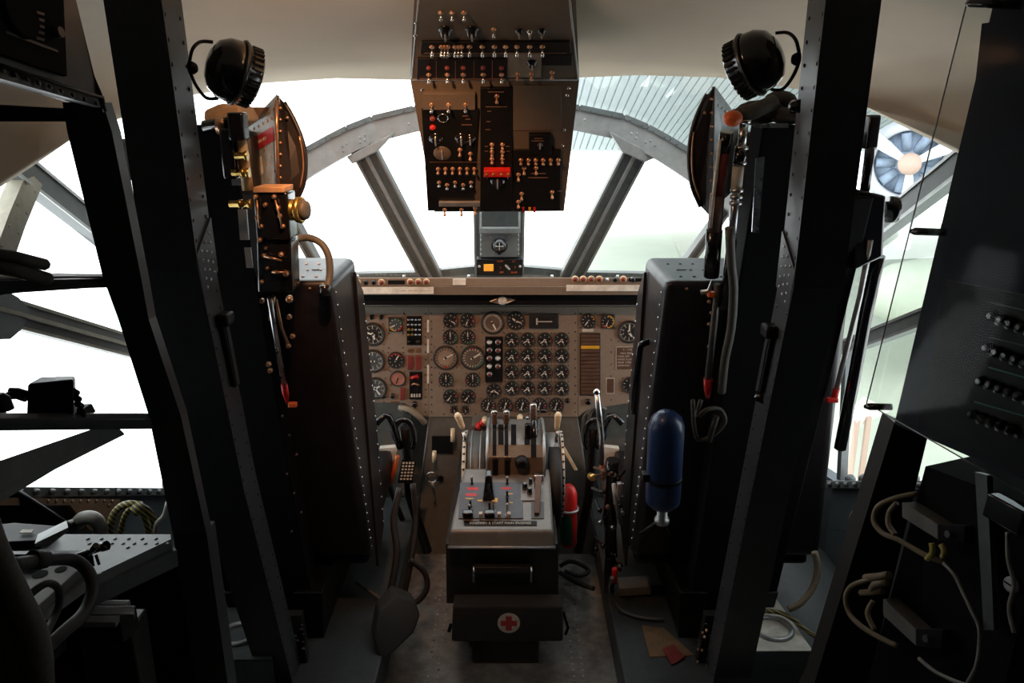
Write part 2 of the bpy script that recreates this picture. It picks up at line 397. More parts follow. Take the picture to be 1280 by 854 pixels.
# ---- panes -------------------------------------------------------------------
def pane(nm, pts):
    c = sum(pts, V())/len(pts); nrm = (pts[1]-pts[0]).cross(pts[-1]-pts[0]).normalized()
    return struct(MB().slab(pts, nrm*.004).build(nm, 'window_glass'))
back = V((0, .035, 0))
pane('window_1', [P(352, 245, 2.86)+back, arch[4]+back, P(452, 184, 3.0)+back, P(541, 346, 3.2)+back, P(396, 346, 3.18)+back])
pane('window_2', [P(452, 184, 3.0)+back, arch[7]+back, P(600, 145, 3.04)+back, P(600, 346, 3.2)+back, P(541, 346, 3.2)+back])
pane('window_3', [P(650, 145, 3.04)+back, arch[9]+back, P(800, 182, 3.0)+back, P(712, 346, 3.2)+back, P(650, 346, 3.2)+back])
pane('window_4', [P(800, 182, 3.0)+back, arch[12]+back, P(912, 245, 2.84)+back, P(858, 346, 3.18)+back, P(712, 346, 3.2)+back])
def pane_loft(nm, A, B):
    b = MB()
    for i in range(len(A)-1):
        q = [A[i], A[i+1], B[i+1], B[i]]
        va = [b.bm.verts.new(p) for p in q]; b.bm.faces.new(va)
    bmesh.ops.remove_doubles(b.bm, verts=b.bm.verts[:], dist=1e-5); o = b.build(nm, 'window_glass')
    md = o.modifiers.new('thickness', 'SOLIDIFY'); md.thickness = .005; return struct(o)
def top_at(px):            # point on the liner's lower edge above a given pixel column
    for i in range(len(E)-1):
        if E[i][0] <= px <= E[i+1][0]: f = (px-E[i][0])/(E[i+1][0]-E[i][0]); return rows[0][i].lerp(rows[0][i+1], f)+V((0, .02, .01))
lipoff = V((0, .03, .05))
TA = [top_at(x) for x in (95, 160, 225, 290, 340, 385, 430, 510, 620, 730, 815, 860, 905, 955, 1010, 1070, 1140)]
AB = [p+lipoff for p in arch]
for nm_w, (i0, i1) in (('window_5', (0, 3)), ('window_6', (3, 7)), ('window_7', (7, 9)), ('window_8', (9, 13)), ('window_9', (13, 16))): pane_loft(nm_w, TA[i0:i1+1], AB[i0:i1+1])
out = V((.03, 0, 0))
pane('window_10', [side(-40, 150, -1)-out, side(175, 325, -1)-out, side(225, 440, -1)-out, side(-40, 380, -1)-out])
pane('window_11', [side(-40, 380, -1)-out, side(225, 448, -1)-out, side(206, 606, -1)-out, side(-40, 606, -1)-out])
pane('window_12', [side(1030, 338, 1)+out, side(1290, 130, 1)+out, side(1290, 350, 1)+out, side(1010, 450, 1)+out])
pane('window_13', [side(1058, 432, 1)+out, side(1290, 350, 1)+out, side(1290, 600, 1)+out, side(1054, 597, 1)+out])

# ================================================================== COAMING AND INSTRUMENT PANELS
yC = 2.80
cz = thing('glareshield', (0, 3.0, ZC-.06), 'long taupe coaming with a row of round lamps running under the windscreen', 'dashboard')
b = MB()
z0, z1, z2 = P(620, 347, yC).z, P(620, 358, yC).z, P(620, 369, yC).z
b.hexa([(-.95, yC, z1), (.95, yC, z1), (.95, yC, z0), (-.95, yC, z0), (-.95, 3.42, z1-.13), (.95, 3.42, z1-.13), (.95, 3.42, z0-.14), (-.95, 3.42, z0-.14)], bev=.003)
b.hexa([(-.95, yC+.004, z2), (.95, yC+.004, z2), (.95, yC-.006, z1), (-.95, yC-.006, z1), (-.95, yC+.05, z2), (.95, yC+.05, z2), (.95, yC+.05, z1), (-.95, yC+.05, z1)])
for px in (447, 505, 586, 690, 772): b.lathe(P(px, 346, yC+.01)+V((0, 0, 0)), (0, 0, 1), [(-.003, .006), (.006, .005)], 8, 1)
b.build('coaming', ['panel_taupe', 'steel'], cz)
MB().box((-.95, yC+.055, P(620, 381.5, yC+.055).z), (.95, 2.935, z1-.002)).build('undershadow_block', 'black_matte', cz)  # black block put in as the shadow under the coaming
pc = Plane((0, yC-.003, 0), (0, -1, 0))
for px, py, k in ((438, 353, 0), (447, 353, 0), (457, 353, 1), (467, 353, 1), (477, 353, 0), (513, 352.5, 0), (523, 352.5, 0), (533, 352.5, 0), (719, 349, 0), (729, 349, 0), (739, 349, 0), (749, 349, 0), (759, 349.5, 2), (769, 349.5, 1), (779, 349, 0), (600-5.2*0+760-569, 349.5, 1)):
    q = pc.at(px, py); b = MB()
    if k == 0: b.lathe(q, (0, -1, 0), [(0, .0125), (.005, .0125), (.007, .010), (.007, .0085)], 16, 0); b.lathe(q, (0, -1, 0), [(.0071, .0088), (.0074, .0088), (.011, .004)], 12, 1)
    elif k == 1: b.lathe(q, (0, -1, 0), [(0, .010), (.006, .009), (.009, .005)], 12, 2)
    else: b.lathe(q, (0, -1, 0), [(0, .007), (.008, .006), (.012, .003)], 12, 3)
    b.build('indicator_lamp', ['lamp_ring', 'lamp_lens', 'black_gloss', 'steel'], cz)
pr = Plane((0, yC-.008, 0), (0, -1, 0))
def rect(pl, x0, y0, x1, y1, h): return [pl.at(x0, y1, h), pl.at(x1, y1, h), pl.at(x1, y0, h), pl.at(x0, y0, h)]
b = MB(); b.slab(rect(pr, 708, 356.5, 830, 364, 0), (0, .003, 0)); b.build('name_plate', 'white_paint', cz)
b = MB(); b.slab(rect(pr, 566, 349, 582, 356.5, 0), (0, .005, 0)); b.build('small_plate', 'white_paint', cz)
b = MB(); b.slab(rect(pr, 425, 359, 542, 367.5, 0), (0, .003, 0))
for x in range(505, 540, 7): b.text('----', pr.at(x, 363, .001), (1, 0, 0), (0, 0, 1), .012, 1)
b.build('name_plate', ['white_paint', 'panel_taupe'], cz)
b = MB(); b.slab(rect(pc, 485, 350.5, 506, 355.5, .001), (0, .003, 0)); b.slab(rect(pc, 786, 347.5, 805, 352, .001), (0, .003, 0)); b.build('slot_cover', 'black_paint', cz)
# handle under the coaming
o = thing('panel_lamp', P(628, 376, 2.86), 'small silver winged lamp hanging under the coaming above the centre clock', 'lamp')
q = P(628, 376, 2.84); b = MB(); b.sphere(q, .016, 0, 12); b.build('lamp_body', 'white_mark', o)
b = MB(); b.slab([q+V((-.05, 0, -.004)), q+V((-.012, -.004, -.012)), q+V((.012, -.004, -.012)), q+V((.05, 0, .002)), q+V((.012, 0, .012)), q+V((-.012, 0, .012))], (0, .008, 0), bev=.002); b.tube([q, q+V((0, .06, .03))], .006, 8); b.build('wing_bracket', 'steel', o)

PL = Plane((0, 2.95, 0), (0, -1, 0))
S = PL.px(620, 450)
UPV, RTV, NV = V((0, 0, 1)), V((1, 0, 0)), V((0, -1, 0))
zb, zt = PL.at(620, 521).z, PL.at(620, 383).z
def pan(nm, label, outline, riv):
    t = thing(nm, PL.at(sum(a for a, _ in outline)/len(outline), max(c for _, c in outline)), label, 'instrument panel')
    b = MB(); b.slab([PL.at(x, y) for x, y in outline], (0, .012, 0), 0)
    for (x0, y0, x1, y1, k) in riv: b.rivets(PL.at(x0, y0), PL.at(x1, y1), k, NV, .0035, 1)
    b.build('panel_plate', ['panel_taupe', 'bezel'], t); return t
TLp = pan('flight_instrument_panel', 'left taupe instrument panel with large flight dials and a lamp grid', [(300, 384), (535.5, 384), (535.5, 521), (526, 519), (516, 510), (506, 504), (300, 500)],
          [(532, 392, 532, 515, 14), (505, 392, 505, 400, 2), (486, 417, 504, 417, 2), (486, 435, 504, 435, 2), (455, 503, 480, 503, 3)])
TCp = pan('engine_instrument_panel', 'centre taupe instrument panel with four rows of small engine dials', [(536, 384), (722, 384), (722, 521), (536, 521)],
          [(539.5, 392, 539.5, 515, 14), (719, 392, 719, 515, 12), (555, 518, 700, 518, 12)])
TRp = pan('copilot_instrument_panel', 'right taupe instrument panel with a stack of brown strip lights', [(722.5, 384), (950, 384), (950, 500), (790, 503), (735, 512), (722.5, 521)],
          [(725.5, 392, 725.5, 410, 3), (764, 425, 764, 500, 6)])
def gauge(t, px, py, r, face='dial_black', n=10, ang=200, arcs=(), hub=True, sq=False, big=None, two=None, knob=None, wide=False):
    """r in pixels; ang: needle angle in degrees clockwise from 12"""
    c = PL.at(px, py, .0); R = r*S; b = MB()
    if sq:
        b.obox(c+NV*.006, (RTV, NV, UPV), (2*R, .012, 2*R), 0, .002); b.lathe(c, NV, [(.010, R*.86), (.0125, R*.86)], 24, 1)
    else:
        b.lathe(c, NV, [(0, R*1.08), (.007, R*1.08), (.010, R*1.02), (.010, R*.93), (.006, R*.90)], 24, 0, cap=False); b.lathe(c, NV, [(0, R*.95), (.0062, R*.95)], 24, 1)
        for k in range(4):
            a = PI/4+k*PI/2; b.rivet(c+(RTV*math.cos(a)+UPV*math.sin(a))*R*1.32, NV, .003, 0)
    g = b.build('gauge', ['bezel', face], t)
    b = MB(); h = .0128 if sq else .0068
    dirv = lambda a: RTV*math.sin(a)+UPV*math.cos(a)
    for k in range(n):
        a = 2*PI*k/n; d = dirv(a); sd = dirv(a+PI/2)
        l0 = .66 if R > .03 else .62
        b.slab([c+d*R*l0-sd*R*.035+NV*h, c+d*R*.84-sd*R*.035+NV*h, c+d*R*.84+sd*R*.035+NV*h, c+d*R*l0+sd*R*.035+NV*h], NV*.0003, 0)
    if R > .033 and n == 10:
        for k in range(50):
            if k % 5:
                a = 2*PI*k/50; d = dirv(a); sd = dirv(a+PI/2)
                b.slab([c+d*R*.78-sd*R*.015+NV*h, c+d*R*.85-sd*R*.015+NV*h, c+d*R*.85+sd*R*.015+NV*h, c+d*R*.78+sd*R*.015+NV*h], NV*.0003, 0)
        for k in range(10): b.text(str(k), c+dirv(2*PI*k/10)*R*.56+NV*h, RTV, UPV, R*.26, 0, depth=.0001)
    for (a0, a1, mi) in arcs:
        k = 6
        for j in range(k):
            A0 = math.radians(a0+(a1-a0)*j/k); A1 = math.radians(a0+(a1-a0)*(j+1)/k)
            b.slab([c+dirv(A0)*R*.80+NV*h, c+dirv(A0)*R*.93+NV*h, c+dirv(A1)*R*.93+NV*h, c+dirv(A1)*R*.80+NV*h], NV*.0004, mi)
    b.build('dial_marks', ['white_mark' if not face == 'dial_tan' else 'bezel', 'red', 'green_label', 'yellow'], g)
    b = MB()
    for ai, (A, ln, wd) in enumerate([(ang, .78, .07)]+([(two, .5, .09)] if two is not None else [])):
        a = math.radians(A); d = dirv(a); sd = dirv(a+PI/2); hh = h+.0015+ai*.0008
        b.slab([c-d*R*.2-sd*R*wd+NV*hh, c+d*R*ln*.8-sd*R*wd+NV*hh, c+d*R*ln+NV*hh, c+d*R*ln*.8+sd*R*wd+NV*hh, c-d*R*.2+sd*R*wd+NV*hh], NV*.0006, 0)
    b.lathe(c, NV, [(h, R*.12), (h+.003, R*.10)], 10, 1)
    b.build('needle', ['white_paint' if face != 'dial_salmon' else 'dial_black', 'bezel'], g)
    if knob:
        q = PL.at(px+knob[0], py+knob[1]); MB().lathe(q, NV, [(0, .008), (.012, .007), (.014, .004)], 12).build('adjust_knob', 'black_gloss', g)
    return g
# left panel
gauge(TLp, 466.3, 417.8, 14, ang=-70, two=160, knob=(-11, 11)); gauge(TLp, 466.3, 451, 14, 'dial_grey', ang=270); gauge(TLp, 469.8, 485, 13.4, 'dial_grey', ang=150, two=60, knob=(10, 10), arcs=((215, 235, 1),))
gauge(TLp, 495, 405, 9, 'dial_grey', sq=True, ang=240, arcs=((100, 160, 1), (180, 250, 3), (20, 80, 2))); gauge(TLp, 495, 450, 10, ang=30, arcs=((-60, 60, 1),)); gauge(TLp, 497.5, 473, 9.5, 'dial_salmon', n=0, ang=200)
# centre panel
for px, py, r, f, n_, a, tw, ar in ((563.5, 400.7, 9, 'dial_black', 8, 120, None, ((60, 110, 1),)), (584.6, 400.7, 9, 'dial_black', 8, 200, None, ((60, 110, 1),)), (563, 421.3, 9, 'dial_black', 12, 0, None, ((250, 280, 1), (60, 160, 2))),
        (584.8, 421.3, 9, 'dial_black', 12, 0, None, ((70, 100, 1), (120, 200, 2))), (557.2, 447, 14.7, 'dial_tan', 20, 62, None, ((170, 190, 1),)), (591, 447, 14.7, 'dial_brown', 20, 60, None, ((90, 180, 2), (-8, 8, 1))),
        (557.6, 474.5, 9, 'dial_black', 12, 0, None, ((250, 280, 1), (60, 120, 2))), (591, 474.5, 9, 'dial_black', 12, 0, None, ((250, 280, 1), (60, 120, 2))), (563.3, 495.3, 9, 'dial_black', 8, 215, None, ((60, 90, 1), (-40, 30, 2))),
        (585.3, 495.3, 9, 'dial_black', 8, 215, None, ((60, 90, 1), (-40, 30, 2))), (567.5, 511.5, 4.6, 'dial_black', 6, 160, None, ((240, 300, 1), (-20, 60, 2))), (581.5, 511.5, 4.6, 'dial_black', 6, 160, None, ((240, 300, 1), (-20, 60, 2))),
        (615.7, 403.3, 13.6, 'dial_brown', 30, 155, None, ()), (617.4, 488, 9.3, 'dial_black', 8, 120, 250, ())):
    gauge(TCp, px, py, r, f, n_, a, ar, two=tw)
gauge(TCp, 644.6, 400.7, 11, 'dial_black', 12, ang=110, two=310)
for j, py in enumerate((424.8, 444.8, 464.9, 485)):
    for i, px in enumerate((639.7, 659.6, 680.9, 702)): gauge(TCp, px, py, 9, 'dial_black', 7, 232+((i*7+j*11) % 9)-4, ((78, 102, 1), (20, 70, 2)), two=150)
for px in (610.3, 631.7, 652.8, 674.3, 695.2): gauge(TCp, px, 506, 9.2, 'dial_black', 12, 196, ((85, 110, 1),), two=16)
# right panel
gauge(TRp, 735, 401, 9, ang=215, arcs=((30, 80, 3),)); gauge(TRp, 759.3, 401.4, 8.6, sq=True, ang=200, arcs=((0, 120, 3), (120, 180, 3), (200, 240, 1))); gauge(TRp, 786.3, 414.8, 13.6, ang=0, two=150); gauge(TRp, 787.4, 481, 10, ang=160)
def pbox(t, nm, x0, y0, x1, y1, h, m, h0=0, bev=.0015): 
    b = MB(); b.hexa(rect(PL, x0, y0, x1, y1, h0)+rect(PL, x0, y0, x1, y1, h), 0, bev); return b.build(nm, m, t)
def pknob(t, px, py, r, m='black_gloss'): MB().lathe(PL.at(px, py), NV, [(0, r*S), (.012, r*S*.95), (.016, r*S*.6)], 14).build('knob', m, t)
for px in (454, 465, 477): pknob(TLp, px, 396, 3)
pknob(TLp, 491, 494.6, 3); pknob(TLp, 518.5, 505, 4); pknob(TRp, 734.8, 501.7, 4); pknob(TCp, 709, 500, 3)
lb = pbox(TLp, 'lamp_block', 508.5, 395, 527.5, 431, .006, 'black_paint')
b = MB()
for j in range(4):
    for i in range(4): b.lathe(PL.at(511+i*4.6, 399+j*6.3, .006), NV, [(0, .0055), (.003, .0055), (.006, .003)], 8, 0 if i > 1 or j < 2 else 1)
b.build('lamp_studs', ['chrome', 'brass'], lb)
for px in (512.5, 523): MB().lathe(PL.at(px, 426, .006), NV, [(0, .008), (.010, .007), (.013, .004)], 10).build('lamp_knob', 'black_gloss', lb)
for px in (509.5, 519.5): pbox(TLp, 'red_switch_cover', px, 444, px+7, 461, .014, 'red_dark', bev=.003)
pbox(TLp, 'red_switch_cover', 500.5, 484.5, 506.5, 499, .012, 'red_dark', bev=.003)
kb = pbox(TLp, 'gear_control_box', 512, 464.5, 528, 499, .006, 'black_paint')
b = MB(); b.tube([PL.at(515, 472, .006), PL.at(517, 470, .02), PL.at(522, 468, .02), PL.at(522, 472, .006)], .007, 8, 0); b.build('red_guard', 'red', kb)
b = MB(); b.tube([PL.at(515, 481, .006), PL.at(518, 478, .016), PL.at(524, 481, .006)], .004, 6, 0)
for i in range(4): b.obox(PL.at(515+i*3.3, 493.5, .009), (RTV, NV, UPV), (.006, .006, .012), 1)
b.build('gear_switches', ['copper_bolt', 'white_mark'], kb)
b = MB()
for x0, y0, x1, y1 in ((510, 436, 518, 441), (520, 436, 527, 441), (480, 460, 487, 463.5), (488, 502, 499, 504), (512, 434.5, 527, 435)): b.slab(rect(PL, x0, y0, x1, y1, 0), NV*.001)
b.build('data_placard', ['copper_bolt'], TLp)
b = MB()
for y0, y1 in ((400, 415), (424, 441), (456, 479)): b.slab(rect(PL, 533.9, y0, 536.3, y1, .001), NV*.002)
b.build('seam_light_strip', 'white_paint', TLp)  # white strips painted in for daylight showing through the panel seam
ab = pbox(TCp, 'annunciator_box', 606.5, 420.5, 628.5, 477, .008, 'black_paint')
b = MB()
for j in range(5):
    for i in range(2):
        if j == 4 and i: continue
        b.lathe(PL.at(612+i*10.5, 427+j*10, .008), NV, [(0, .011), (.006, .010), (.008, .008)], 12, 0); b.lathe(PL.at(612+i*10.5, 427+j*10, .015), NV, [(0, .008), (.004, .004)], 10, 1 if (i+j) % 3 else 2)
b.build('annunciator_lamps', ['steel', 'lamp_lens', 'white_paint'], ab)
fb = pbox(TCp, 'flap_indicator', 661, 392, 698, 410, .010, 'bezel')
b = MB(); b.slab(rect(PL, 666, 396, 693, 406, .011), NV*.0004, 0); b.slab(rect(PL, 671, 400.5, 690, 401.8, .012), NV*.0005, 1); b.slab(rect(PL, 670, 397, 672, 405, .012), NV*.0005, 1)
b.build('indicator_window', ['dial_black', 'white_mark'], fb)
for k in range(16):
    y0 = 417.5+k*4.75; pbox(TRp, 'strip_light', 726, y0, 749, y0+3.9, .007, 'yellow' if k == 3 else 'bar_brown', bev=.001)
pbox(TRp, 'strip_plate', 721.0+3.5, 416.3, 750.5, 494.5, .003, 'bezel')
b = MB(); b.slab(rect(PL, 770, 434, 799, 461.5, .001), NV*.0012, 0)
for s_, px, py, al in (('C - 119J', 784, 437, 'CENTER'), ('MAX SPEED', 784, 441.7, 'CENTER'), ('TAKE OFF', 771.5, 445.6, 'LEFT'), ('WING FLAPS DOWN', 771.5, 449.3, 'LEFT'), ('GEAR OPERATING', 771.5, 453, 'LEFT'), ('LANDING', 771.5, 456.8, 'LEFT')):
    b.text(s_, PL.at(px, py, .0025), RTV, UPV, .0105, 1, al, .0003)
b.slab(rect(PL, 770, 433.4, 799, 433.9, .001), NV*.0025, 1); b.slab(rect(PL, 769.8, 433.4, 770.4, 461.5, .001), NV*.0025, 1)
b.build('speed_placard', ['bar_brown', 'white_mark'], TRp)
b = MB(); b.slab(rect(PL, 757.5, 472.5, 768, 492, .001), NV*.001, 0); b.slab(rect(PL, 758.3, 473.3, 767.2, 491.2, .0021), NV*.0003, 1); b.slab(rect(PL, 728, 411, 742, 414.5, .001), NV*.001, 0)
b.build('data_placard', ['white_mark', 'bar_brown'], TRp)

# ================================================================== OVERHEAD PANEL
OH = thing('overhead_panel', P(620, 180, 2.45), 'long black and taupe switch panel hanging from the ceiling above the windscreen', 'switch panel')
kL, kR = P(513, 100, 2.2), P(724, 100, 2.2)
tL, tR = P(520, -45, 1.80), P(718, -45, 1.80)
bL, bR = P(543, 265, 2.48), P(705, 264, 2.48)
U1 = Plane(kL, (tL-kL).cross(kR-kL).normalized()*(1 if (tL-kL).cross(kR-kL).y < 0 else -1))
U2 = Plane(kL, (bL-kL).cross(kR-kL).normalized()*(1 if (bL-kL).cross(kR-kL).y < 0 else -1))
b = MB()
tk = V((0, .10, .10)); vs_ = [tL, tR, kR, bR, bL, kL]
topv = [b.bm.verts.new(p) for p in vs_]; bkv = [b.bm.verts.new(p+V((0, .09, .16 if i in (0, 1) else .06))) for i, p in enumerate(vs_)]
for idx in ((0, 1, 2, 5), (5, 2, 3, 4)): b.bm.faces.new([topv[i] for i in idx])
for idx in ((0, 1, 2, 5), (5, 2, 3, 4)): b.bm.faces.new([bkv[i] for i in idx][::-1])
for i in range(6): b.bm.faces.new([topv[i], topv[(i+1) % 6], bkv[(i+1) % 6], bkv[i]])
bmesh.ops.recalc_face_normals(b.bm, faces=b.bm.faces[:])
for px, py in ((528, 112), (711, 110), (709, 119), (705, 162), (703, 182), (520, 28), (519, 44)): b.rivet((U2 if py > 100 else U1).at(px, py), (U2 if py > 100 else U1).n, .006, 1)
b.tube([U1.at(514.5, 99), U1.at(526, -30)], .003, 6, 2); b.tube([U1.at(722.5, 99), U1.at(709, -30)], .003, 6, 2); b.tube([U1.at(515, 99, .001), U1.at(722, 99, .001)], .003, 6, 2)
b.build('housing', ['overhead_taupe', 'chrome', 'alu'], OH)
def orect(pl, nm, x0, y0, x1, y1, h, m, h0=0, skew=0):
    b = MB(); q = [pl.at(x0+skew, y1, h0), pl.at(x1-skew, y1, h0), pl.at(x1, y0, h0), pl.at(x0, y0, h0)]
    b.hexa(q+[p+pl.n*(h-h0) for p in q], 0, .001); return b.build(nm, m, OH)
orect(U1, 'switch_plate', 527, 50, 712, 65, .006, 'black_paint', skew=-2); orect(U1, 'switch_plate', 522, 71, 633, 97, .006, 'black_paint', skew=-1)
orect(U1, 'switch_plate', 677.5, 66, 715, 80, .005, 'black_paint'); orect(U1, 'relay_plate', 634, 66, 676.5, 95, .004, 'panel_taupe')
orect(U2, 'relay_plate', 529, 114, 594, 134, .012, 'overhead_taupe'); orect(U2, 'switch_plate', 527, 135, 599, 262, .006, 'black_paint', skew=8)
orect(U2, 'switch_plate', 600.5, 108, 639.5, 262, .008, 'black_paint'); orect(U2, 'switch_plate', 641, 186, 701, 262, .006, 'black_paint', skew=1); orect(U2, 'switch_plate', 661, 165, 689, 190, .012, 'black_paint')
orect(U2, 'access_cover', 641, 107, 702, 163, .002, 'overhead_taupe')
def toggle(pl, px, py, h=.006, L=.022, tip='chrome', ln=(0, -.35)):
    c = pl.at(px, py, h); b = MB(); b.lathe(c, pl.n, [(0, .0065), (.003, .0065), (.005, .004)], 8, 0)
    d = (pl.n+pl.u*ln[1]+pl.r*ln[0]).normalized(); b.tube([c, c+d*L*.6, c+d*L], [.002, .0028, .0045], 8, 1); b.sphere(c+d*L, .0048, 1, 8)
    b.build('toggle_switch', ['copper_bolt', tip], OH)
for px in (551, 565, 580): toggle(U1, px, 15, 0, .016)
for px in (540, 552, 556, 560, 569, 573, 577, 587, 603, 618, 632, 646, 662, 678): toggle(U1, px, 55, .006, .022)
for px in (536, 559, 579, 604, 627): toggle(U1, px, 90, .006, .020, 'chrome')
for px in (647, 664): toggle(U1, px, 90, .004, .015, 'copper_bolt')
toggle(U1, 690, 90, 0, .015, 'copper_bolt'); toggle(U1, 617, 36, 0, .018, 'steel')
for px in (540, 561, 582): toggle(U2, px, 127, .012, .022)
for k in range(6): toggle(U2, 548+9*k, 209, .006, .016, 'copper_bolt'); toggle(U2, 651+9.3*k, 198, .006, .014, 'copper_bolt')
for k in range(5): toggle(U2, 549+10*k, 226+(k % 2)*3, .006, .014, 'steel')
for px in (615, 628):
    for py in (178, 187, 196): toggle(U2, px, py, .008, .014, 'copper_bolt')
for px, py in ((621, 118), (575, 185), (588, 190), (648, 216), (652, 240), (648, 250), (690, 238), (556, 260), (577, 260), (594, 258), (655, 208), (670, 208)): toggle(U2, px, py, .006, .02, 'copper_bolt')
def oknob(pl, px, py, r, h=.012, m='black_gloss', nm='rotary_knob'):
    c = pl.at(px, py, .004); s_ = pl.px(px, py); b = MB(); b.lathe(c, pl.n, [(0, r*s_*1.1), (.003, r*s_*1.1), (.003, r*s_*.85), (h, r*s_*.7), (h+.002, r*s_*.5)], 14, 0)
    b.obox(c+pl.n*(h+.004), (pl.r, pl.u, pl.n), (.004, r*s_*1.3, .008), 1, .001); b.build(nm, [m, 'alu'], OH)
oknob(U1, 557, 35, 8, .018); oknob(U1, 590, 35, 8, .018); oknob(U1, 649, 36, 4.5); oknob(U1, 662, 37, 3, m='steel'); oknob(U1, 677, 36, 4.5); oknob(U1, 665, 76, 6)
oknob(U2, 545, 172, 8); oknob(U2, 553, 190, 10, .004, 'dial_brown'); oknob(U2, 577, 172, 8); oknob(U2, 588, 172, 6); oknob(U2, 622, 224, 11, .014); oknob(U2, 675, 178, 5, .01)
def olamp(pl, px, py, r, m): MB().lathe(pl.at(px, py, .006), pl.n, [(0, r*S), (.004, r*S), (.008, r*S*.5)], 10).build('indicator_lamp', m, OH)
olamp(U2, 541, 157, 2.8, 'red'); olamp(U2, 541, 146, 2.6, 'red_dark')
for px in (536, 559, 579, 604, 627): olamp(U1, px, 81, 2, 'red_dark')
MB().ring(U2.at(554, 145, .01), U2.n, 5.5*S*.8, .0016, 16).build('switch_ring', 'chrome', OH)
MB().ring(U2.at(622, 222, .012), U2.n, .031, .0018, 30, ang=PI*.9, a0=.15, up=U2.r).build('dial_arc', 'alu', OH)
g = orect(U2, 'red_guard_bar', 605, 206, 638, 213.5, .028, 'red', .010); b = MB()
for px in (608.5, 617, 627, 635): b.lathe(U2.at(px, 209.7, .028), U2.n, [(0, .005), (.003, .003)], 8)
b.build('guard_stud', 'brass', g)
orect(U2, 'silver_bar', 549, 249, 600, 254.5, .014, 'alu', .006)
b = MB()
for px, w_ in ((654, 1.5), (668, 1.6)): b.slab(rect(U2, px-w_, 257, px+w_, 263, .007), U2.n*.003, 0)
b.slab(rect(U2, 660.5, 257, 663.5, 262, .007), U2.n*.003, 1); b.build('warning_tab', ['red', 'yellow'], OH)
b = MB()      # engraved legends and outline strips
for x0, y0, x1, y1, pl in ((530, 63.2, 708, 63.8, U1), (524, 95.5, 632, 96, U1), (545, 73, 545.6, 96, U1), (569, 73, 569.6, 96, U1), (592, 73, 592.6, 96, U1), (615, 73, 615.6, 96, U1),
        (610, 112, 630, 113, U2), (607, 130.5, 634, 131.5, U2), (537, 200, 598, 200.5, U2), (609, 136, 614, 137, U2), (608, 149, 613, 150, U2), (607, 159, 613, 160, U2), (578, 142, 585, 143, U2), (582, 146, 588, 147, U2),
        (577, 153, 590, 154, U2), (664, 172, 680, 173, U2), (668, 169, 678, 170, U2), (664, 214, 682, 215, U2), (660, 219, 685, 220.3, U2), (697, 236, 703, 236.8, U2), (606, 180, 610, 181, U2), (606, 186, 610, 187, U2), (632, 180, 637, 181, U2), (632, 186, 637, 187, U2)):
    b.slab(rect(pl, x0, y0, x1, y1, .0125 if (pl is U2 and 660 < x0 < 690 and y0 < 180) else (.0086 if pl is U2 else .0066)), pl.n*.0004)
b.build('engraved_legend', 'copper_bolt', OH)

# compass box on the centre post
CB = thing('compass_mount', P(624, 345, 2.98), 'grey bracket with a ball compass and amber-lit control box on the centre post', 'compass')
yk = 2.98
pk = Plane((0, yk, 0), (0, -1, 0)); b = MB()
b.hexa(rect(pk, 600, 289, 649, 322, 0)+[p+V((0, .06, 0)) for p in rect(pk, 600, 289, 649, 322, 0)], 0, .003)
b.slab(rect(pk, 599.5, 285, 650, 290.5, .02), (0, .05, 0), 1)
for x in (599.5, 648): b.slab([pk.at(x, 290, .02), pk.at(x+2.5, 290, .02), pk.at(x+2.5, 266, .0), pk.at(x, 266, .0)], (0, .02, 0), 1)
for x in (601.5, 647.5):
    for k in range(5): b.rivet(pk.at(x, 294+k*6, 0), NV, .004, 1)
b.rivet(pk.at(613, 296), NV, .005, 1); b.rivet(pk.at(636, 296), NV, .005, 1); b.build('bracket', ['frame_grey', 'alu'], CB)
sb = MB(); c = pk.at(624.5, 305.5, .02); sb.sphere(c, .028, 0, 18); sb.ring(c, NV, .028, .004, 20, 0); sb.lathe(pk.at(624.5, 314, 0), NV, [(0, .012), (.02, .010)], 10, 0); sb = sb.build('compass_ball', ['black_gloss', 'alu'], CB)
b = MB(); b.slab([c+V((-.016, -.0285, -.0015)), c+V((.016, -.0285, -.0015)), c+V((.016, -.0285, .0015)), c+V((-.016, -.0285, .0015))], (0, .001, 0)); b.slab([c+V((-.0012, -.0287, -.014)), c+V((.0012, -.0287, -.014)), c+V((.0012, -.0287, .014)), c+V((-.0012, -.0287, .014))], (0, .001, 0)); b.build('cross_mark', 'white_mark', sb)
cb = MB(); cb.hexa(rect(pk, 596, 323, 653.5, 343.5, .02)+[p+V((0, .07, 0)) for p in rect(pk, 596, 323, 653.5, 343.5, .02)], 0, .003); cb = cb.build('control_box', 'black_paint', CB)
b = MB(); b.hexa(rect(pk, 605, 329, 617, 337.5, .02)+rect(pk, 605, 329, 617, 337.5, .026), 0, .001); b.build('amber_light', 'amber_glass', cb)
b = MB(); b.lathe(pk.at(634.5, 332, .02), NV, [(0, .010), (.012, .008)], 12, 0); b.obox(pk.at(634.5, 332, .036), (V((.7, 0, -.7)), NV, V((.7, 0, .7))), (.024, .01, .006), 1, .001); b.build('selector_knob', ['black_gloss', 'alu'], cb)
b = MB()
for s_, x, y in (('COMP', 625, 325.6), ('DG', 642, 325.6), ('OFF', 627, 339.3), ('SLAVE', 642.5, 339.3), ('L', 626, 333), ('R', 644, 333)): b.text(s_, pk.at(x, y, .0203), RTV, UPV, .0085, 0, depth=.0003)
for x in (599.5, 650): b.rivet(pk.at(x, 332, .02), NV, .006, 1)
b.build('box_lettering', ['orange', 'alu'], cb)

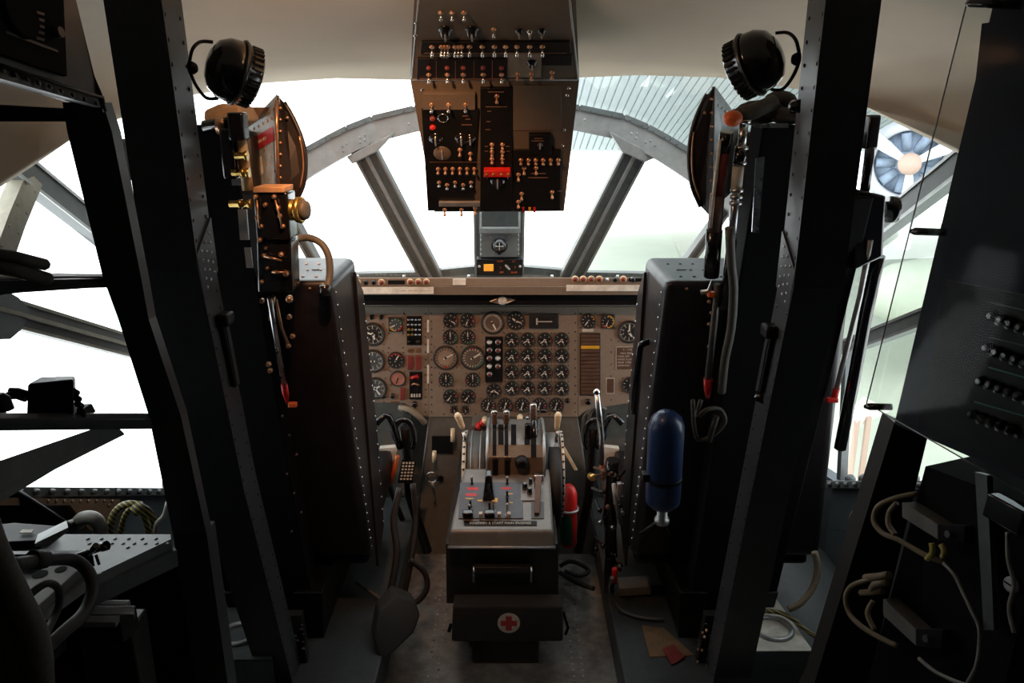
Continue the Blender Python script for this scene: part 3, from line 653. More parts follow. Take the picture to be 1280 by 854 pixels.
# ================================================================== PEDESTAL
PD = thing('throttle_pedestal', (0, 2.6, 0), 'grey centre throttle pedestal with levers and a switch tray between the seats', 'control pedestal')
def xw(px, Y, py=600): return P(px, py, Y).x
fz = lambda py, Y: P(627, py, Y).z
b = MB()
b.hexa([P(558, 755, 2.30), P(698, 755, 2.30), P(698, 680, 2.30), P(557, 680, 2.30), V((-.17, 2.93, fz(755, 2.30))), V((.17, 2.93, fz(755, 2.30))), V((.17, 2.93, .46)), V((-.17, 2.93, .46))], 0, .004)
b.box((-.11, 2.34, 0), (.11, 2.9, fz(755, 2.3)), 0, .004)
b.build('body', 'pedestal_black', PD)
b = MB(); zf = fz(664, 2.27); zr = fz(598, 2.50)
A0, A1 = P(562, 664, 2.27), P(692, 664, 2.27); B0, B1 = P(580, 585, 2.53), P(687, 585, 2.53)
lo = V((0, -.012, -.055))
b.hexa([A0, A1, B1, B0, A0+lo+V((-.006, 0, 0)), A1+lo+V((.006, 0, 0)), V((B1.x, B1.y, A1.z-.055)), V((B0.x, B0.y, A0.z-.055))], 0, .010, 3)
b.build('switch_tray', 'pedestal_grey', PD)
tn = (A1-A0).cross(B0-A0).normalized(); tn = tn if tn.z > 0 else -tn
TP = Plane(A0, tn, up=(0, 1, 0)); TP.r = (A1-A0).normalized(); TP.u = (B0-A0); TP.u = (TP.u-TP.r*TP.u.dot(TP.r)).normalized()
b = MB(); b.tube([A0+lo+V((-.006, 0, .004)), A1+lo+V((.006, 0, .004))], .005, 8); b.build('tray_rim', 'alu', PD)
def tq(nm, x0, y0, x1, y1, h, m, h0=-.001, sk=0, par=None):
    b = MB(); q = [TP.at(x0-sk, y1, h0), TP.at(x1+sk, y1, h0), TP.at(x1, y0, h0), TP.at(x0, y0, h0)]; b.hexa(q+[p+TP.n*(h-h0) for p in q], 0, .0008); return b.build(nm, m, par or PD)
tq('ignition_plate', 575, 604, 652, 649, .004, 'plate_blue', sk=2)
tq('radio_plate', 651, 607, 671, 627, .005, 'pedestal_grey'); tq('slot_plate', 664, 628, 680, 649, .003, 'frame_dark')
nmp = MB(); q = rect(TP, 580, 652, 671, 657.5, .002); nmp.slab(q, TP.n*.0012, 0); nmp.text('IGNITION & START MAIN ENGINES', TP.at(625.5, 655, .0036), TP.r, TP.u, .0125, 1, depth=.0003); nmp.build('name_plate', ['black_paint', 'white_mark'], PD)
b = MB()
for x0, y0, x1, y1 in ((584, 610.5, 598, 614), (582, 618, 596, 621.5), (627, 610.5, 639, 613)): b.slab(rect(TP, x0, y0, x1, y1, .0042), TP.n*.0005, 0)
for x0, y0, x1, y1 in ((597, 626, 603, 628), (618, 624, 622, 629), (582, 624, 592, 625), (633, 629, 641, 630), (633, 618, 641, 619)): b.slab(rect(TP, x0, y0, x1, y1, .0042), TP.n*.0005, 1)
b.build('plate_marks', ['red_placard', 'yellow'], PD)
def tlev(px, py, L=.03, m='pedestal_black', r=.004, tip=None, ln=.1):
    c = TP.at(px, py, .003); d = (TP.n+TP.u*ln).normalized(); b = MB(); b.lathe(c, TP.n, [(0, .007), (.004, .006)], 8, 0); b.tube([c, c+d*L], [r*.8, r], 8, 0); b.sphere(c+d*L, r*1.25, 1, 8)
    b.build('toggle_switch', [m, tip or m], PD)
for px, py in ((590, 606), (634, 606), (588, 634), (587, 641)): tlev(px, py, .028, tip='alu')
for px, py in ((634, 622), (634, 630)): tlev(px, py, .02)
tlev(634, 645, .045, 'alu', .005); tlev(617, 640, .04, 'alu', .005, 'canvas_tan'); tlev(612, 638, .025)
for px in (585, 612): 
    b = MB(); c = TP.at(px, 647, .004); b.obox(c+TP.n*.012, (TP.r, TP.u, TP.n), (.034, .02, .024), 0, .004); b.build('switch_guard', 'black_gloss', PD)
b = MB()
for px in (601, 624, 636): b.obox(TP.at(px, 647, .012), (TP.r, TP.u, TP.n), (.012, .012, .02), 0, .002)
b.build('cream_button', 'white_mark', PD)
b = MB(); c = TP.at(611, 628, .004)      # large black selector lever
b.slab([c+TP.r*-.020, c+TP.r*.020, c+TP.r*.014+TP.n*.05+TP.u*.01, c+TP.r*.010+TP.n*.085+TP.u*.03, c+TP.r*-.010+TP.n*.085+TP.u*.03, c+TP.r*-.014+TP.n*.05+TP.u*.01], TP.u*.03, 0, .004); b.build('selector_handle', 'black_gloss', PD)
b = MB()
for px, py, r in ((656, 612, .010), (663, 606, .007), (662, 618, .009), (670, 611, .007)): b.lathe(TP.at(px, py, .004), TP.n, [(0, r), (.02, r*.9), (.026, r*.5)], 12)
b.build('tray_knobs', 'black_gloss', PD)
# throttle quadrant hump
xh0, xh1 = P(610, 560, 2.6).x, P(679, 560, 2.6).x
prof = [(2.50, fz(599, 2.50)), (2.50, fz(572, 2.50)), (2.53, fz(556, 2.53)), (2.58, fz(541, 2.58)), (2.65, fz(531, 2.65)), (2.73, fz(525, 2.73)), (2.80, fz(524, 2.80)), (2.92, fz(526, 2.92))]
def hump(x0, x1, pr_, mats, nm, mfun=lambda i: 0, bot=.40):
    b = MB(); a = [b.bm.verts.new((x0, y, z)) for y, z in pr_]; c = [b.bm.verts.new((x1, y, z)) for y, z in pr_]
    for i in range(len(pr_)-1): f = b.bm.faces.new([a[i], a[i+1], c[i+1], c[i]]); f.material_index = mfun(i); f.smooth = i > 1
    e = [b.bm.verts.new((x0, pr_[-1][0], bot)), b.bm.verts.new((x0, pr_[0][0], bot))]; g = [b.bm.verts.new((x1, pr_[-1][0], bot)), b.bm.verts.new((x1, pr_[0][0], bot))]
    b.bm.faces.new(a+e); b.bm.faces.new(c+g); b.bm.faces.new([a[-1], c[-1], g[0], e[0]]); b.bm.faces.new([a[0], c[0], g[1], e[1]]); bmesh.ops.recalc_face_normals(b.bm, faces=b.bm.faces[:])
    return b, mats, nm
b, m_, nm_ = hump(xh0, xh1, prof, ['pedestal_grey', 'dial_brown'], 'quadrant', lambda i: 1 if i < 2 else 0); b.build(nm_, m_, PD)
b = MB()      # bright side rails of the quadrant
for x in (xh0, xh1): b.tube([V((x, y-.003, z+.003)) for y, z in prof], .0055, 8)
b.build('quadrant_rail', 'alu', PD)
def onq(px, i, h=.002):          # a point on the quadrant's skin
    y, z = prof[i]; return V((P(px, 427+F*0, 1).x*0+xw(px, y, (599, 572, 556, 541, 531, 525, 524, 526)[i]), y-h, z+h))
b = MB()
for px, wd in ((618, .006), (633, .006), (667, .009)):
    for i in range(1, 5):
        a, c = onq(px, i), onq(px, i+1); b.hexa([a-V((wd, 0, 0)), a+V((wd, 0, 0)), a+V((wd, .004, -.004)), a+V((-wd, .004, -.004)), c-V((wd, 0, 0)), c+V((wd, 0, 0)), c+V((wd, .004, -.004)), c+V((-wd, .004, -.004))])
for px in (626, 642, 659):
    for i in range(2, 4):
        a, c = onq(px, i), onq(px, i+1); wd = .009; b.hexa([a-V((wd, 0, 0)), a+V((wd, 0, 0)), a+V((wd, .004, -.004)), a+V((-wd, .004, -.004)), c-V((wd, 0, 0)), c+V((wd, 0, 0)), c+V((wd, .004, -.004)), c+V((-wd, .004, -.004))])
b.build('lever_slot', 'black_matte', PD)
b = MB()
for px in (619, 634): b.obox(P(px, 584, 2.497), (RTV, NV, UPV), (.019, .008, .06), 0, .004); 
for px in (619, 634): b.obox(P(px, 571.5, 2.492), (RTV, NV, UPV), (.02, .01, .004), 1)
c = P(652, 577, 2.50); b.lathe(c, NV, [(0, .024), (.02, .022), (.032, .012)], 16, 0); b.build('friction_lock', ['black_paint', 'copper_bolt'], PD)
def lever(x_, base_i, topx, topy, Y, wk, hk, m='copper_bolt'):
    t = P(topx, topy+12, Y); bs = onq(x_, base_i, -.01); l = MB(); l.tube([bs, bs.lerp(t, .5)+V((0, -.004, 0)), t], .0055, 8)
    l = l.build('throttle_lever', 'black_paint', PD); b = MB(); b.obox(P(topx, topy, Y), (RTV, NV, UPV), (wk, .026, hk), 0, .007)
    b.obox(P(topx, topy, Y)+V((0, -.0135, -.004)), (RTV, NV, UPV), (wk*.62, .004, hk*.72), 1, .002); b.build('lever_knob', ['steel', 'bar_brown'], l)
lever(618, 3, 618, 521, 2.62, .022, .052); lever(633, 3, 633, 521, 2.62, .022, .052)
lever(667, 3, 666.5, 514, 2.60, .024, .060)
b = MB(); a = onq(667, 1); b.tube([P(667, 570, 2.55), P(668, 525, 2.58)], .012, 8, 0); b.obox(P(660, 540, 2.56), (RTV, NV, UPV), (.02, .02, .06), 0, .004); b.lathe(P(676, 514, 2.6), RTV, [(0, .008), (.02, .007)], 8, 0); b.lathe(P(659, 522, 2.57), NV, [(0, .006), (.012, .005)], 8, 1); b.build('reverse_latch', ['black_gloss', 'steel'], PD)
# quadrant lower right: chrome block and brown flap lever
b = MB(); b.obox(P(673, 596, 2.48), (RTV, NV, UPV), (.034, .03, .022), 0, .003); b.build('latch_block', 'steel', PD)
b = MB(); b.slab([TP.at(668, 645, .002), TP.at(674, 645, .002), TP.at(677, 606, .03), TP.at(669, 606, .03)], TP.n*.012, 0, .002); b.build('flap_lever', 'bar_brown', PD)
# side drums
def drum(nm, px0, px1, yc, pyc, R, mats, a0=0, parent=PD, seg=40):
    c = P((px0+px1)/2, pyc, yc); x0, x1 = xw(px0, yc, pyc), xw(px1, yc, pyc); b = MB()
    b.lathe((x0, c.y, c.z), (1, 0, 0), [(0, R*.93), (.002, R), (x1-x0-.002, R), (x1-x0, R*.93)], seg, 0); return b, c, x0, x1
b, c, x0, x1 = drum('d', 586, 608, 2.68, 592, .155, 'plate_blue'); b.ring((x0+.014, c.y, c.z), (1, 0, 0), .156, .002, 40, 1); b.ring((x1-.018, c.y, c.z), (1, 0, 0), .156, .002, 40, 1); b.build('trim_drum', ['frame_dark', 'alu'], PD)
b, c, x0, x1 = drum('d', 580, 585, 2.68, 592, .160, 'alu')
for k in range(36):
    a = 2*PI*k/36; b.obox((( x0+x1)/2, c.y+math.cos(a)*.161, c.z+math.sin(a)*.161), (RTV, V((0, math.cos(a), math.sin(a))), V((0, -math.sin(a), math.cos(a)))), (.009, .002, .006), 1)
b.build('scale_ring', ['white_mark', 'black_paint'], PD)
b, c, x0, x1 = drum('d', 681, 698, 2.68, 592, .150, 'alu'); b.build('trim_drum', ['alu'], PD)
b, c, x0, x1 = drum('d', 699, 703, 2.68, 592, .158, 'alu')
for k in range(36):
    a = 2*PI*k/36; b.obox(((x0+x1)/2, c.y+math.cos(a)*.159, c.z+math.sin(a)*.159), (RTV, V((0, math.cos(a), math.sin(a))), V((0, -math.sin(a), math.cos(a)))), (.008, .002, .006), 1)
b.build('scale_ring', ['white_mark', 'black_paint'], PD)
c = P(690, 606, 2.62); x0 = xw(684, 2.62); b = MB(); b.lathe((x0, c.y, c.z), (1, 0, 0), [(0, .135), (.004, .150), (.040, .150), (.046, .135)], 44, 0); b.build('trim_wheel', 'rubber', PD)
b = MB(); b.hexa([P(702, 560, 2.60), P(706, 560, 2.60), P(722, 588, 2.60), P(718, 588, 2.60)]+[p+V((0, .01, 0)) for p in (P(702, 560, 2.60), P(706, 560, 2.60), P(722, 588, 2.60), P(718, 588, 2.60))]); b.build('pointer_arm', 'cream_knob', PD)
def sidelev(pts, Y, k0, k1, r):
    l = MB().tube([P(x, y, Y) for x, y in pts], .006, 8).build('condition_lever', 'steel', PD)
    b = MB(); a, c = P(*k0, Y-.01), P(*k1, Y); b.tube([a, a.lerp(c, .15), a.lerp(c, .85), c], [r*.6, r, r*.75, r*.5], 10); b.build('lever_grip', 'cream_knob', l)
sidelev([(585, 560), (579, 540)], 2.62, (571, 517), (579, 536), .013); sidelev([(695, 553), (697, 538)], 2.62, (698, 516), (696, 538), .013)
b = MB()      # red and chrome clutter behind the left drum
for px, py, m_ in ((603, 527, 0), (598, 531, 0), (597, 541, 0), (598, 549, 0), (592, 538, 1), (607, 539, 1), (606, 524, 2), (650, 521, 2), (603, 546, 1)): b.lathe(P(px, py, 2.82), NV, [(0, .012), (.02, .010), (.03, .006)], 10, m_)
b.box((P(590, 556, 2.84).x, 2.82, .50), (P(612, 556, 2.84).x, 2.93, P(600, 530, 2.84).z), 3); b.build('fuel_cutoff_cluster', ['red', 'steel', 'cream_knob', 'bulkhead_grey'], PD)
b = MB(); 
b.tube([P(592, 709, 2.30), P(592, 709, 2.27), P(592, 728, 2.27)], .004, 8, 1); b.tube([P(664, 709, 2.30), P(664, 709, 2.27), P(664, 728, 2.27)], .004, 8, 1)
b.hexa([P(592, 712, 2.295), P(664, 712, 2.295), P(664, 704, 2.295), P(592, 704, 2.295)]+[p+V((0, -.025, 0)) for p in (P(592, 712, 2.295), P(664, 712, 2.295), P(664, 704, 2.295), P(592, 704, 2.295))], 0, .002)
b.build('drawer_handle', ['pedestal_black', 'steel'], PD)
# first aid kit
FK = thing('first_aid_kit', P(634, 810, 2.2), 'dark first aid box with a red cross on a white disc below the pedestal', 'first aid kit')
b = MB(); za, zb_ = P(634, 757, 2.22).z, P(634, 805, 2.22).z
b.hexa([P(564, 803, 2.22), P(704, 803, 2.22), P(704, 758, 2.22), P(566, 758, 2.22)]+[p+V((0, .07, 0)) for p in (P(564, 803, 2.22), P(704, 803, 2.22), P(704, 758, 2.22), P(566, 758, 2.22))], 0, .010, 3); b.build('box', 'canvas_dark', FK)
k1 = Plane((0, 2.219, 0), (0, -1, 0)); c = k1.at(636, 779)
d = MB().lathe(c, NV, [(-.004, .036), (.0015, .036)], 28).build('white_disc', 'white_mark', FK)
b = MB(); b.obox(c+NV*.002, (RTV, NV, UPV), (.052, .001, .019)); b.obox(c+NV*.0021, (RTV, NV, UPV), (.019, .001, .052)); b.build('red_cross', 'red_placard', d)
b = MB(); b.tube([P(704, 765, 2.26), P(710, 785, 2.24), P(707, 793, 2.25)], .005, 6); b.tube([P(564, 780, 2.26), P(561, 790, 2.25)], .006, 6); b.build('strap', 'black_matte', FK)
tag(MB().box((P(590, 820, 2.26).x, 2.25, 0), (P(674, 820, 2.26).x, 2.33, zb_-.002), bev=.01).build('kit_stand', 'pedestal_black'), 'black block carrying the first aid box, standing on the metal floor', 'stand')
# forward console fairing under the panels
FW = thing('console_bulkhead', (0, 2.94, 0), 'grey sheet metal fairing closing the space below the centre instrument panel', 'bulkhead')
b = MB(); q = [P(517, 702, 2.93), P(748, 702, 2.93), P(740, 640, 2.955), P(721, 522, 2.955), P(537, 522, 2.955), P(527, 600, 2.955)]
b.slab(q, (0, .02, 0)); b.tube([q[0]+V((0, -.002, 0)), q[5], q[4]], .004, 6, 1); b.tube([q[1]+V((0, -.002, 0)), q[2], q[3]], .004, 6, 1)
for py in (604, 640, 676): b.rivet(P(521 if py > 620 else 525, py, 2.95), NV, .005, 1)
b.build('sheet', ['bulkhead_grey', 'frame_dark'], FW)
bb = MB(); bb.hexa([P(540, 566, 2.95), P(566, 566, 2.95), P(566, 545, 2.95), P(540, 545, 2.95)]+[p+V((0, -.006, 0)) for p in (P(540, 566, 2.95), P(566, 566, 2.95), P(566, 545, 2.95), P(540, 545, 2.95))]); bb.build('lever_plate', 'black_paint', FW)
for (x0, y0, x1, y1) in ((566, 536, 566, 552), (543, 564, 543, 578)): MB().tube([P(x0, y0, 2.91), P(x1, y1, 2.91)], [.008, .009], 10).build('cream_lever', 'cream_knob', FW)
b = MB(); b.ring(P(540, 597, 2.92), NV, .022, .004, 20, 0); b.tube([P(541, 604, 2.92), P(544, 632, 2.935)], .005, 8, 0); b.lathe(P(551, 598, 2.945), NV, [(0, .012), (.008, .012)], 12, 1); b.build('pull_ring', ['steel', 'black_paint'], FW)
# fire extinguisher
FE = thing('fire_extinguisher', P(708, 690, 2.62), 'red and green fire extinguisher strapped to the right side of the pedestal', 'fire extinguisher')
tx, bx = P(711, 606, 2.62), P(711, 684, 2.62); b = MB(); L = (tx-bx).length
b.lathe(bx, (tx-bx), [(0, .012), (.008, .024), (.02, .030), (L*.86, .030), (L*.95, .022), (L, .010)], 20, 0); b.build('bottle', 'red', FE)
mid = bx.lerp(tx, .28); b = MB(); an = [PI*(1.0+.1*k) for k in range(7)]; axv = (tx-bx).normalized()
q0 = [bx.lerp(tx, .10)+V((math.cos(a), math.sin(a), 0))*.0312 for a in an]; q1 = [p+axv*.115 for p in q0]
for k in range(6): b.slab([q0[k], q0[k+1], q1[k+1], q1[k]], V((0, -.0006, 0)))
b.build('green_label', 'green_label', FE)
b = MB(); b.ring(bx.lerp(tx, .62), (tx-bx), .033, .005, 20, 0); b.obox(bx.lerp(tx, .62)+V((-.04, -.01, 0)), (RTV, NV, UPV), (.08, .006, .022), 0, .002); b.build('clamp', 'alu', FE)

# ================================================================== SEATS
def seat(s, label):
    """s=-1 left seat, +1 right seat; armoured bucket seen from behind"""
    X = lambda x: s*x
    t = thing('pilot_seat', (X(.72), 2.35, .12), label, 'seat')
    b = MB()
    rt, rb_, ft, fb_ = (2.0, 1.335), (2.32, .36), (2.36, 1.335), (2.50, .30)
    xi, xo, xq = .425, .90, 1.04
    pts = [(X(xi), rt[0], rt[1]), (X(xo), rt[0], rt[1]), (X(xq), rb_[0], rb_[1]), (X(xi+.0), rb_[0], rb_[1]),
           (X(xi+.005), ft[0], ft[1]), (X(xo), ft[0], ft[1]), (X(xq), fb_[0], fb_[1]), (X(xi+.0), fb_[0], fb_[1])]
    b.hexa(pts, 0, .028, 4)
    A = V((X(xi), rt[0], rt[1])); B = V((X(xi), rb_[0], rb_[1])); C_ = V((X(xi), ft[0], ft[1])); D = V((X(xi), fb_[0], fb_[1]))
    nn = V((-s, 0, 0)); dn = (A-B).normalized()
    b.rivets(A.lerp(B, .04)+V((0, .035, 0)), A.lerp(B, .98)+V((0, .03, 0)), 26, nn, .0042, 1)
    b.rivets(C_.lerp(D, .06)+V((0, -.03, 0)), C_.lerp(D, .95)+V((0, -.03, 0)), 20, nn, .0042, 1)
    rn = V((0, -1, -.3)).normalized()
    for i in range(6): b.rivet(V((X(.47+i*.05), 2.0+.018, 1.335-.045)), rn, .0042, 2)
    b.rivet(V((X(.48), 2.0+.006, 1.335-.02+.0)), rn, .0042, 2)
    for i in range(5):
        for j in range(3): b.rivet(V((X(.475+i*.035+.01*(j % 2)), 2.06+j*.09, 1.335)), (0, 0, 1), .005, 0 if s > 0 else 2)
    b.lathe((X(.50), 2.16, 1.335), (0, 0, 1), [(0, .011), (.002, .011)], 10, 0)
    b.build('back_shell', ['seat_black', 'chrome', 'copper_bolt'], t)
    b = MB()   # forward side wing plate, lower edge angled
    b.slab([V((X(xi-.006), 2.30, 1.30)), V((X(xi-.006), 2.40, 1.22)), V((X(xi-.006), 2.52, .72)), V((X(xi-.006), 2.56, .34)), V((X(xi-.006), 2.42, .26)), V((X(xi-.006), 2.36, .75))], (s*.008, 0, 0))
    b.rivets(V((X(xi-.006), 2.505, .72)), V((X(xi-.006), 2.545, .36)), 8, nn, .0042, 1); b.rivets(V((X(xi-.006), 2.40, 1.18)), V((X(xi-.006), 2.505, .72)), 9, nn, .0042, 1)
    b.build('side_wing', ['seat_black', 'chrome'], t)
    b = MB(); b.hexa([V((X(.44), 2.40, .44)), V((X(1.02), 2.40, .44)), V((X(1.02), 2.95, .46)), V((X(.44), 2.95, .46)), V((X(.44), 2.36, .30)), V((X(1.02), 2.36, .30)), V((X(1.02), 2.95, .34)), V((X(.44), 2.95, .34))], 0, .02); b.build('seat_pan', 'seat_black', t)
    for k in (0, 1):
        xa, xb = ((.60, .70), (.79, .87))[k]; b = MB(); zt_ = (1.72, 1.56)[k]
        b.hexa([V((X(xa), 1.87, zt_)), V((X(xb), 1.87, zt_)), V((X(xb), 2.26, .12)), V((X(xa), 2.26, .12)), V((X(xa), 1.97, zt_)), V((X(xb), 1.97, zt_)), V((X(xb), 2.34, .12)), V((X(xa), 2.34, .12))], 0, .005)
        b.build('back_rail', 'black_matte', t)
    b = MB()   # rear carriage and legs
    for xa in (.56, .78): b.hexa([V((X(xa), 2.2, .30)), V((X(xa+.09), 2.2, .30)), V((X(xa+.07), 2.22, .12)), V((X(xa+.01), 2.22, .12)), V((X(xa), 2.9, .32)), V((X(xa+.09), 2.9, .32)), V((X(xa+.07), 2.85, .12)), V((X(xa+.01), 2.85, .12))], 0, .004)
    b.build('slide_carriage', 'black_paint', t)
    # headrest: light centre panel, dark D-shaped wing
    m = (lambda px: px) if s < 0 else (lambda px: 2*622-px)
    return t, X
SL, XLs = seat(-1, 'black armoured left pilot seat seen from behind, with red-placarded headrest and brass knob')
SR, XRs = seat(1, 'black armoured right pilot seat seen from behind, with a blue bottle on its back')
# --- left headrest
def dplate(T, ridge, curve, Y0, Y1, s):
    """dark D plate from the ridge line to its bulging rim"""
    pts = [P(x, y, Y0) for x, y in ridge]+[P(x, y, Y1) for x, y in curve]
    b = MB(); nrm = (pts[1]-pts[0]).cross(pts[len(ridge)+1]-pts[0]).normalized(); nrm = nrm if nrm.y > 0 else -nrm
    b.slab(pts, nrm*.006, 0)
    cc = [P(x, y, Y1) for x, y in curve]; b.tube(cc, .006, 8, 0, n=3)
    return b
wl = dplate(SL, [(349, 240), (346, 118)], [(355, 128), (366, 147), (376, 170), (381, 190), (382, 210), (379, 232), (371, 250)], 2.07, 2.095, -1)
for k in range(8): wl.rivet(P(350.5, 135+k*14.5, 2.068), (0.2, -1, 0), .0045, 1)
wl.rivet(P(359, 147, 2.076), (0, -1, 0), .0045, 1); wl.tube([P(374, 170, 2.088), P(378, 190, 2.09), P(379, 212, 2.09), P(375, 235, 2.088)], .0025, 6, 1, n=3)
wl.build('headrest_wing', ['seat_black', 'copper_bolt'], SL)
b = MB(); b.tube([P(346, 125, 2.062), P(345.5, 160, 2.06), P(348, 240, 2.062)], .005, 8); b.build('headrest_edge', 'copper_bolt', SL)
hp = [P(345, 119, 2.07), P(308, 158, 2.16), P(319, 243, 2.16), P(348, 243, 2.07)]
nrm = (hp[2]-hp[0]).cross(hp[3]-hp[0]).normalized(); nrm = nrm if nrm.y > 0 else -nrm; HPn = Plane(hp[0], -nrm)
b = MB(); hp = [HPn.at(345, 119), HPn.at(308, 158), HPn.at(319, 243), HPn.at(348, 243)]; b.slab(hp, nrm*.01, 0)
for k in range(7): b.rivet(HPn.at(309+k*5.6, 157-k*3.3), -nrm, .0042, 1)
for k in range(6): b.rivet(HPn.at(312+k*5.6, 164-k*3.2), -nrm, .0042, 1)
for k in range(6): b.rivet(HPn.at(331+k*1.4+(k % 2)*8, 187+k*9), -nrm, .0038, 1)
hpan = b.build('headrest_panel', ['light_blue_grey', 'copper_bolt'], SL)
b = MB(); q = [HPn.at(311.5, 176, .001), HPn.at(341, 158.5, .001), HPn.at(343, 176, .001), HPn.at(314, 193, .001)]; b.slab(q, -nrm*.001, 0)
rr = (q[1]-q[0]).normalized(); b.text('LOWER SIDE', (q[0]+q[1]+q[2]+q[3])/4-nrm*.0015, rr, (-nrm).cross(rr), .011, 1, depth=.0003); b.build('red_placard', ['red_placard', 'white_mark'], hpan)
b = MB(); q = [HPn.at(319, 201, .001), HPn.at(327, 195, .001), HPn.at(329, 217, .001), HPn.at(320, 226, .001)]; b.slab(q, -nrm*.001, 0); b.build('paper_label', ['white_paint'], hpan)
# --- right headrest
wr = dplate(SR, [(889, 272), (893, 108)], [(884, 118), (874, 138), (866, 160), (862, 185), (862, 210), (866, 235), (876, 258)], 2.07, 2.095, 1)
for k in range(9): wr.rivet(P(889.5, 124+k*17, 2.068), (-.2, -1, 0), .0045, 1)
wr.rivet(P(881, 141, 2.076), (0, -1, 0), .0045, 1); wr.tube([P(867, 165, 2.088), P(865, 195, 2.088), P(867, 225, 2.088), P(876, 250, 2.085)], .003, 6, 1, n=3)
wr.build('headrest_wing', ['seat_black', 'copper_bolt'], SR)
hq = [P(894, 108, 2.07), P(926, 152, 2.16), P(915, 240, 2.16), P(891, 262, 2.07)]; b = MB(); n2 = (hq[1]-hq[0]).cross(hq[3]-hq[0]).normalized(); n2 = n2 if n2.y > 0 else -n2; b.slab(hq, n2*.01)
H2 = Plane(hq[0], -n2)
for k in range(5): b.rivet(H2.at(898+k*5, 132+k*3.5), -n2, .004, 1)
b.build('headrest_panel', ['light_blue_grey', 'steel'], SR)
# headrest blocks bridging to the rails
for s, T in ((-1, SL), (1, SR)):
    b = MB(); b.box((min(s*.62, s*.84), 2.10, 1.45), (max(s*.62, s*.84), 2.2, 1.70), 0, .02); b.box((min(s*.64, s*.82), 2.06, 1.30), (max(s*.64, s*.82), 2.12, 1.50), 0); b.build('headrest_block', 'seat_black', T)
    b = MB()  # outboard wing
    b.slab([V((s*.84, 2.10, 1.70)), V((s*.84, 2.10, 1.5)), V((s*.87, 2.2, 1.48)), V((s*.89, 2.2, 1.6)), V((s*.87, 2.2, 1.68))], (0, .02, 0)); b.build('headrest_wing', 'seat_black', T)
# --- left hardware
Yh = 1.84
def bx_(T, nm, x0, y0, x1, y1, Y, d, m, bev=.004, sk=0):
    q = [P(x0+sk, y1, Y), P(x1+sk, y1, Y), P(x1, y0, Y), P(x0, y0, Y)]; b = MB(); b.hexa(q+[p+V((0, d, 0)) for p in q], 0, bev); return b.build(nm, m, T)
g = bx_(SL, 'lock_housing', 316, 240, 359, 300, Yh, .07, 'black_gloss', .006, 4)
b = MB()
for px, py in ((320, 246), (343, 246), (322, 272), (350, 270), (327, 283), (354, 283), (332, 256), (348, 260), (325, 300)): b.lathe(P(px, py, Yh), NV, [(0, .006), (.005, .0055), (.009, .003)], 8)
b.tube([P(321, 250, Yh-.01), P(324, 283, Yh-.01)], .0022, 6); b.tube([P(344, 250, Yh-.01), P(349, 268, Yh-.01), P(352, 283, Yh-.01)], .0022, 6); b.tube([P(330, 320, Yh-.01), P(352, 326, Yh-.01)], .003, 6)
b.build('bolt_heads', 'copper_bolt', g)
g2 = bx_(SL, 'lock_housing', 320, 300, 364, 366, Yh+.01, .07, 'black_gloss', .006, 2)
b = MB()
for px, py, r in ((331, 319, .006), (352, 318, .007), (345, 340, .006), (358, 342, .008), (335, 335, .005), (328, 352, .006), (362, 374, .009), (333, 310, .004)): b.lathe(P(px, py, Yh+.01), NV, [(0, r), (.006, r*.9), (.012, r*.5)], 8)
b.tube([P(340, 340, Yh), P(358, 341, Yh)], .003, 6); b.build('bolt_heads', 'copper_bolt', g2)
bx_(SL, 'cap_plate', 316, 234, 355, 241, Yh-.005, .08, 'canvas_tan', .002)
c = P(357, 262, Yh+.03); b = MB(); ax = V((1, -.25, 0)).normalized(); b.lathe(c, ax, [(0, .018), (.012, .018), (.012, .024), (.020, .025), (.024, .020), (.030, .020), (.032, .030), (.040, .031), (.044, .026)], 20, 0); b.lathe(c+ax*.044, ax, [(0, .024), (.010, .021), (.012, .010)], 16, 1); b.build('adjuster_knob', ['brass', 'hose_grey'], SL)
b = MB(); b.tube([P(299, 160, Yh), P(302, 180, Yh), P(310, 238, Yh)], .0125, 12); b.build('tan_tube', 'tube_tan', SL)
b = MB(); b.tube([P(256, 158, 1.86), P(298, 152, 1.84)], .014, 10); b.lathe(P(272, 157, 1.85), RTV, [(0, .019), (.02, .019)], 12, 1); b.build('top_roller', ['black_gloss', 'copper_bolt'], SL)
b = MB(); b.obox(P(298, 158, 1.82), (RTV, NV, UPV), (.035, .04, .06), 0, .006); b.obox(P(288, 192, 1.84), (RTV, NV, UPV), (.03, .04, .11), 0, .006)
for px, py in ((297, 195), (299, 216), (293, 216), (302, 255), (290, 255)): b.lathe(P(px-3, py, 1.82), RTV, [(0, .008), (.02, .008), (.022, .011), (.028, .011)], 10, 1)
b.build('upper_latch', ['black_gloss', 'brass'], SL)
b = MB()
for x0, x1, y0, y1 in ((287, 300, 205, 232), (297, 308, 262, 300), (305, 313, 310, 335)): 
    q = [P(x0+3, y1, 1.862), P(x1+3, y1, 1.862), P(x1, y0, 1.862), P(x0, y0, 1.862)]; b.slab(q, (0, .006, 0))
b.build('rail_face_plate', 'alu', SL)
b = MB(); b.tube([P(337, 372, 1.86), P(343, 410, 1.90), P(355, 480, 1.96)], .0065, 8); a = b.build('actuator_rod', 'steel', SL)
b = MB(); b.tube([P(355, 480, 1.96), P(357, 492, 1.97), P(359, 503, 1.98)], [.009, .009, .004], 8, 0); b.obox(P(366, 506, 1.97), (RTV, NV, UPV), (.022, .016, .013), 1, .003); b.build('red_rod_end', ['red', 'orange'], a)
b = MB(); b.tube([P(345, 375, 1.88), P(352, 410, 1.9), P(360, 430, 1.93)], .004, 6); b.tube([P(342, 370, 1.87), P(338, 400, 1.9)], .005, 6)
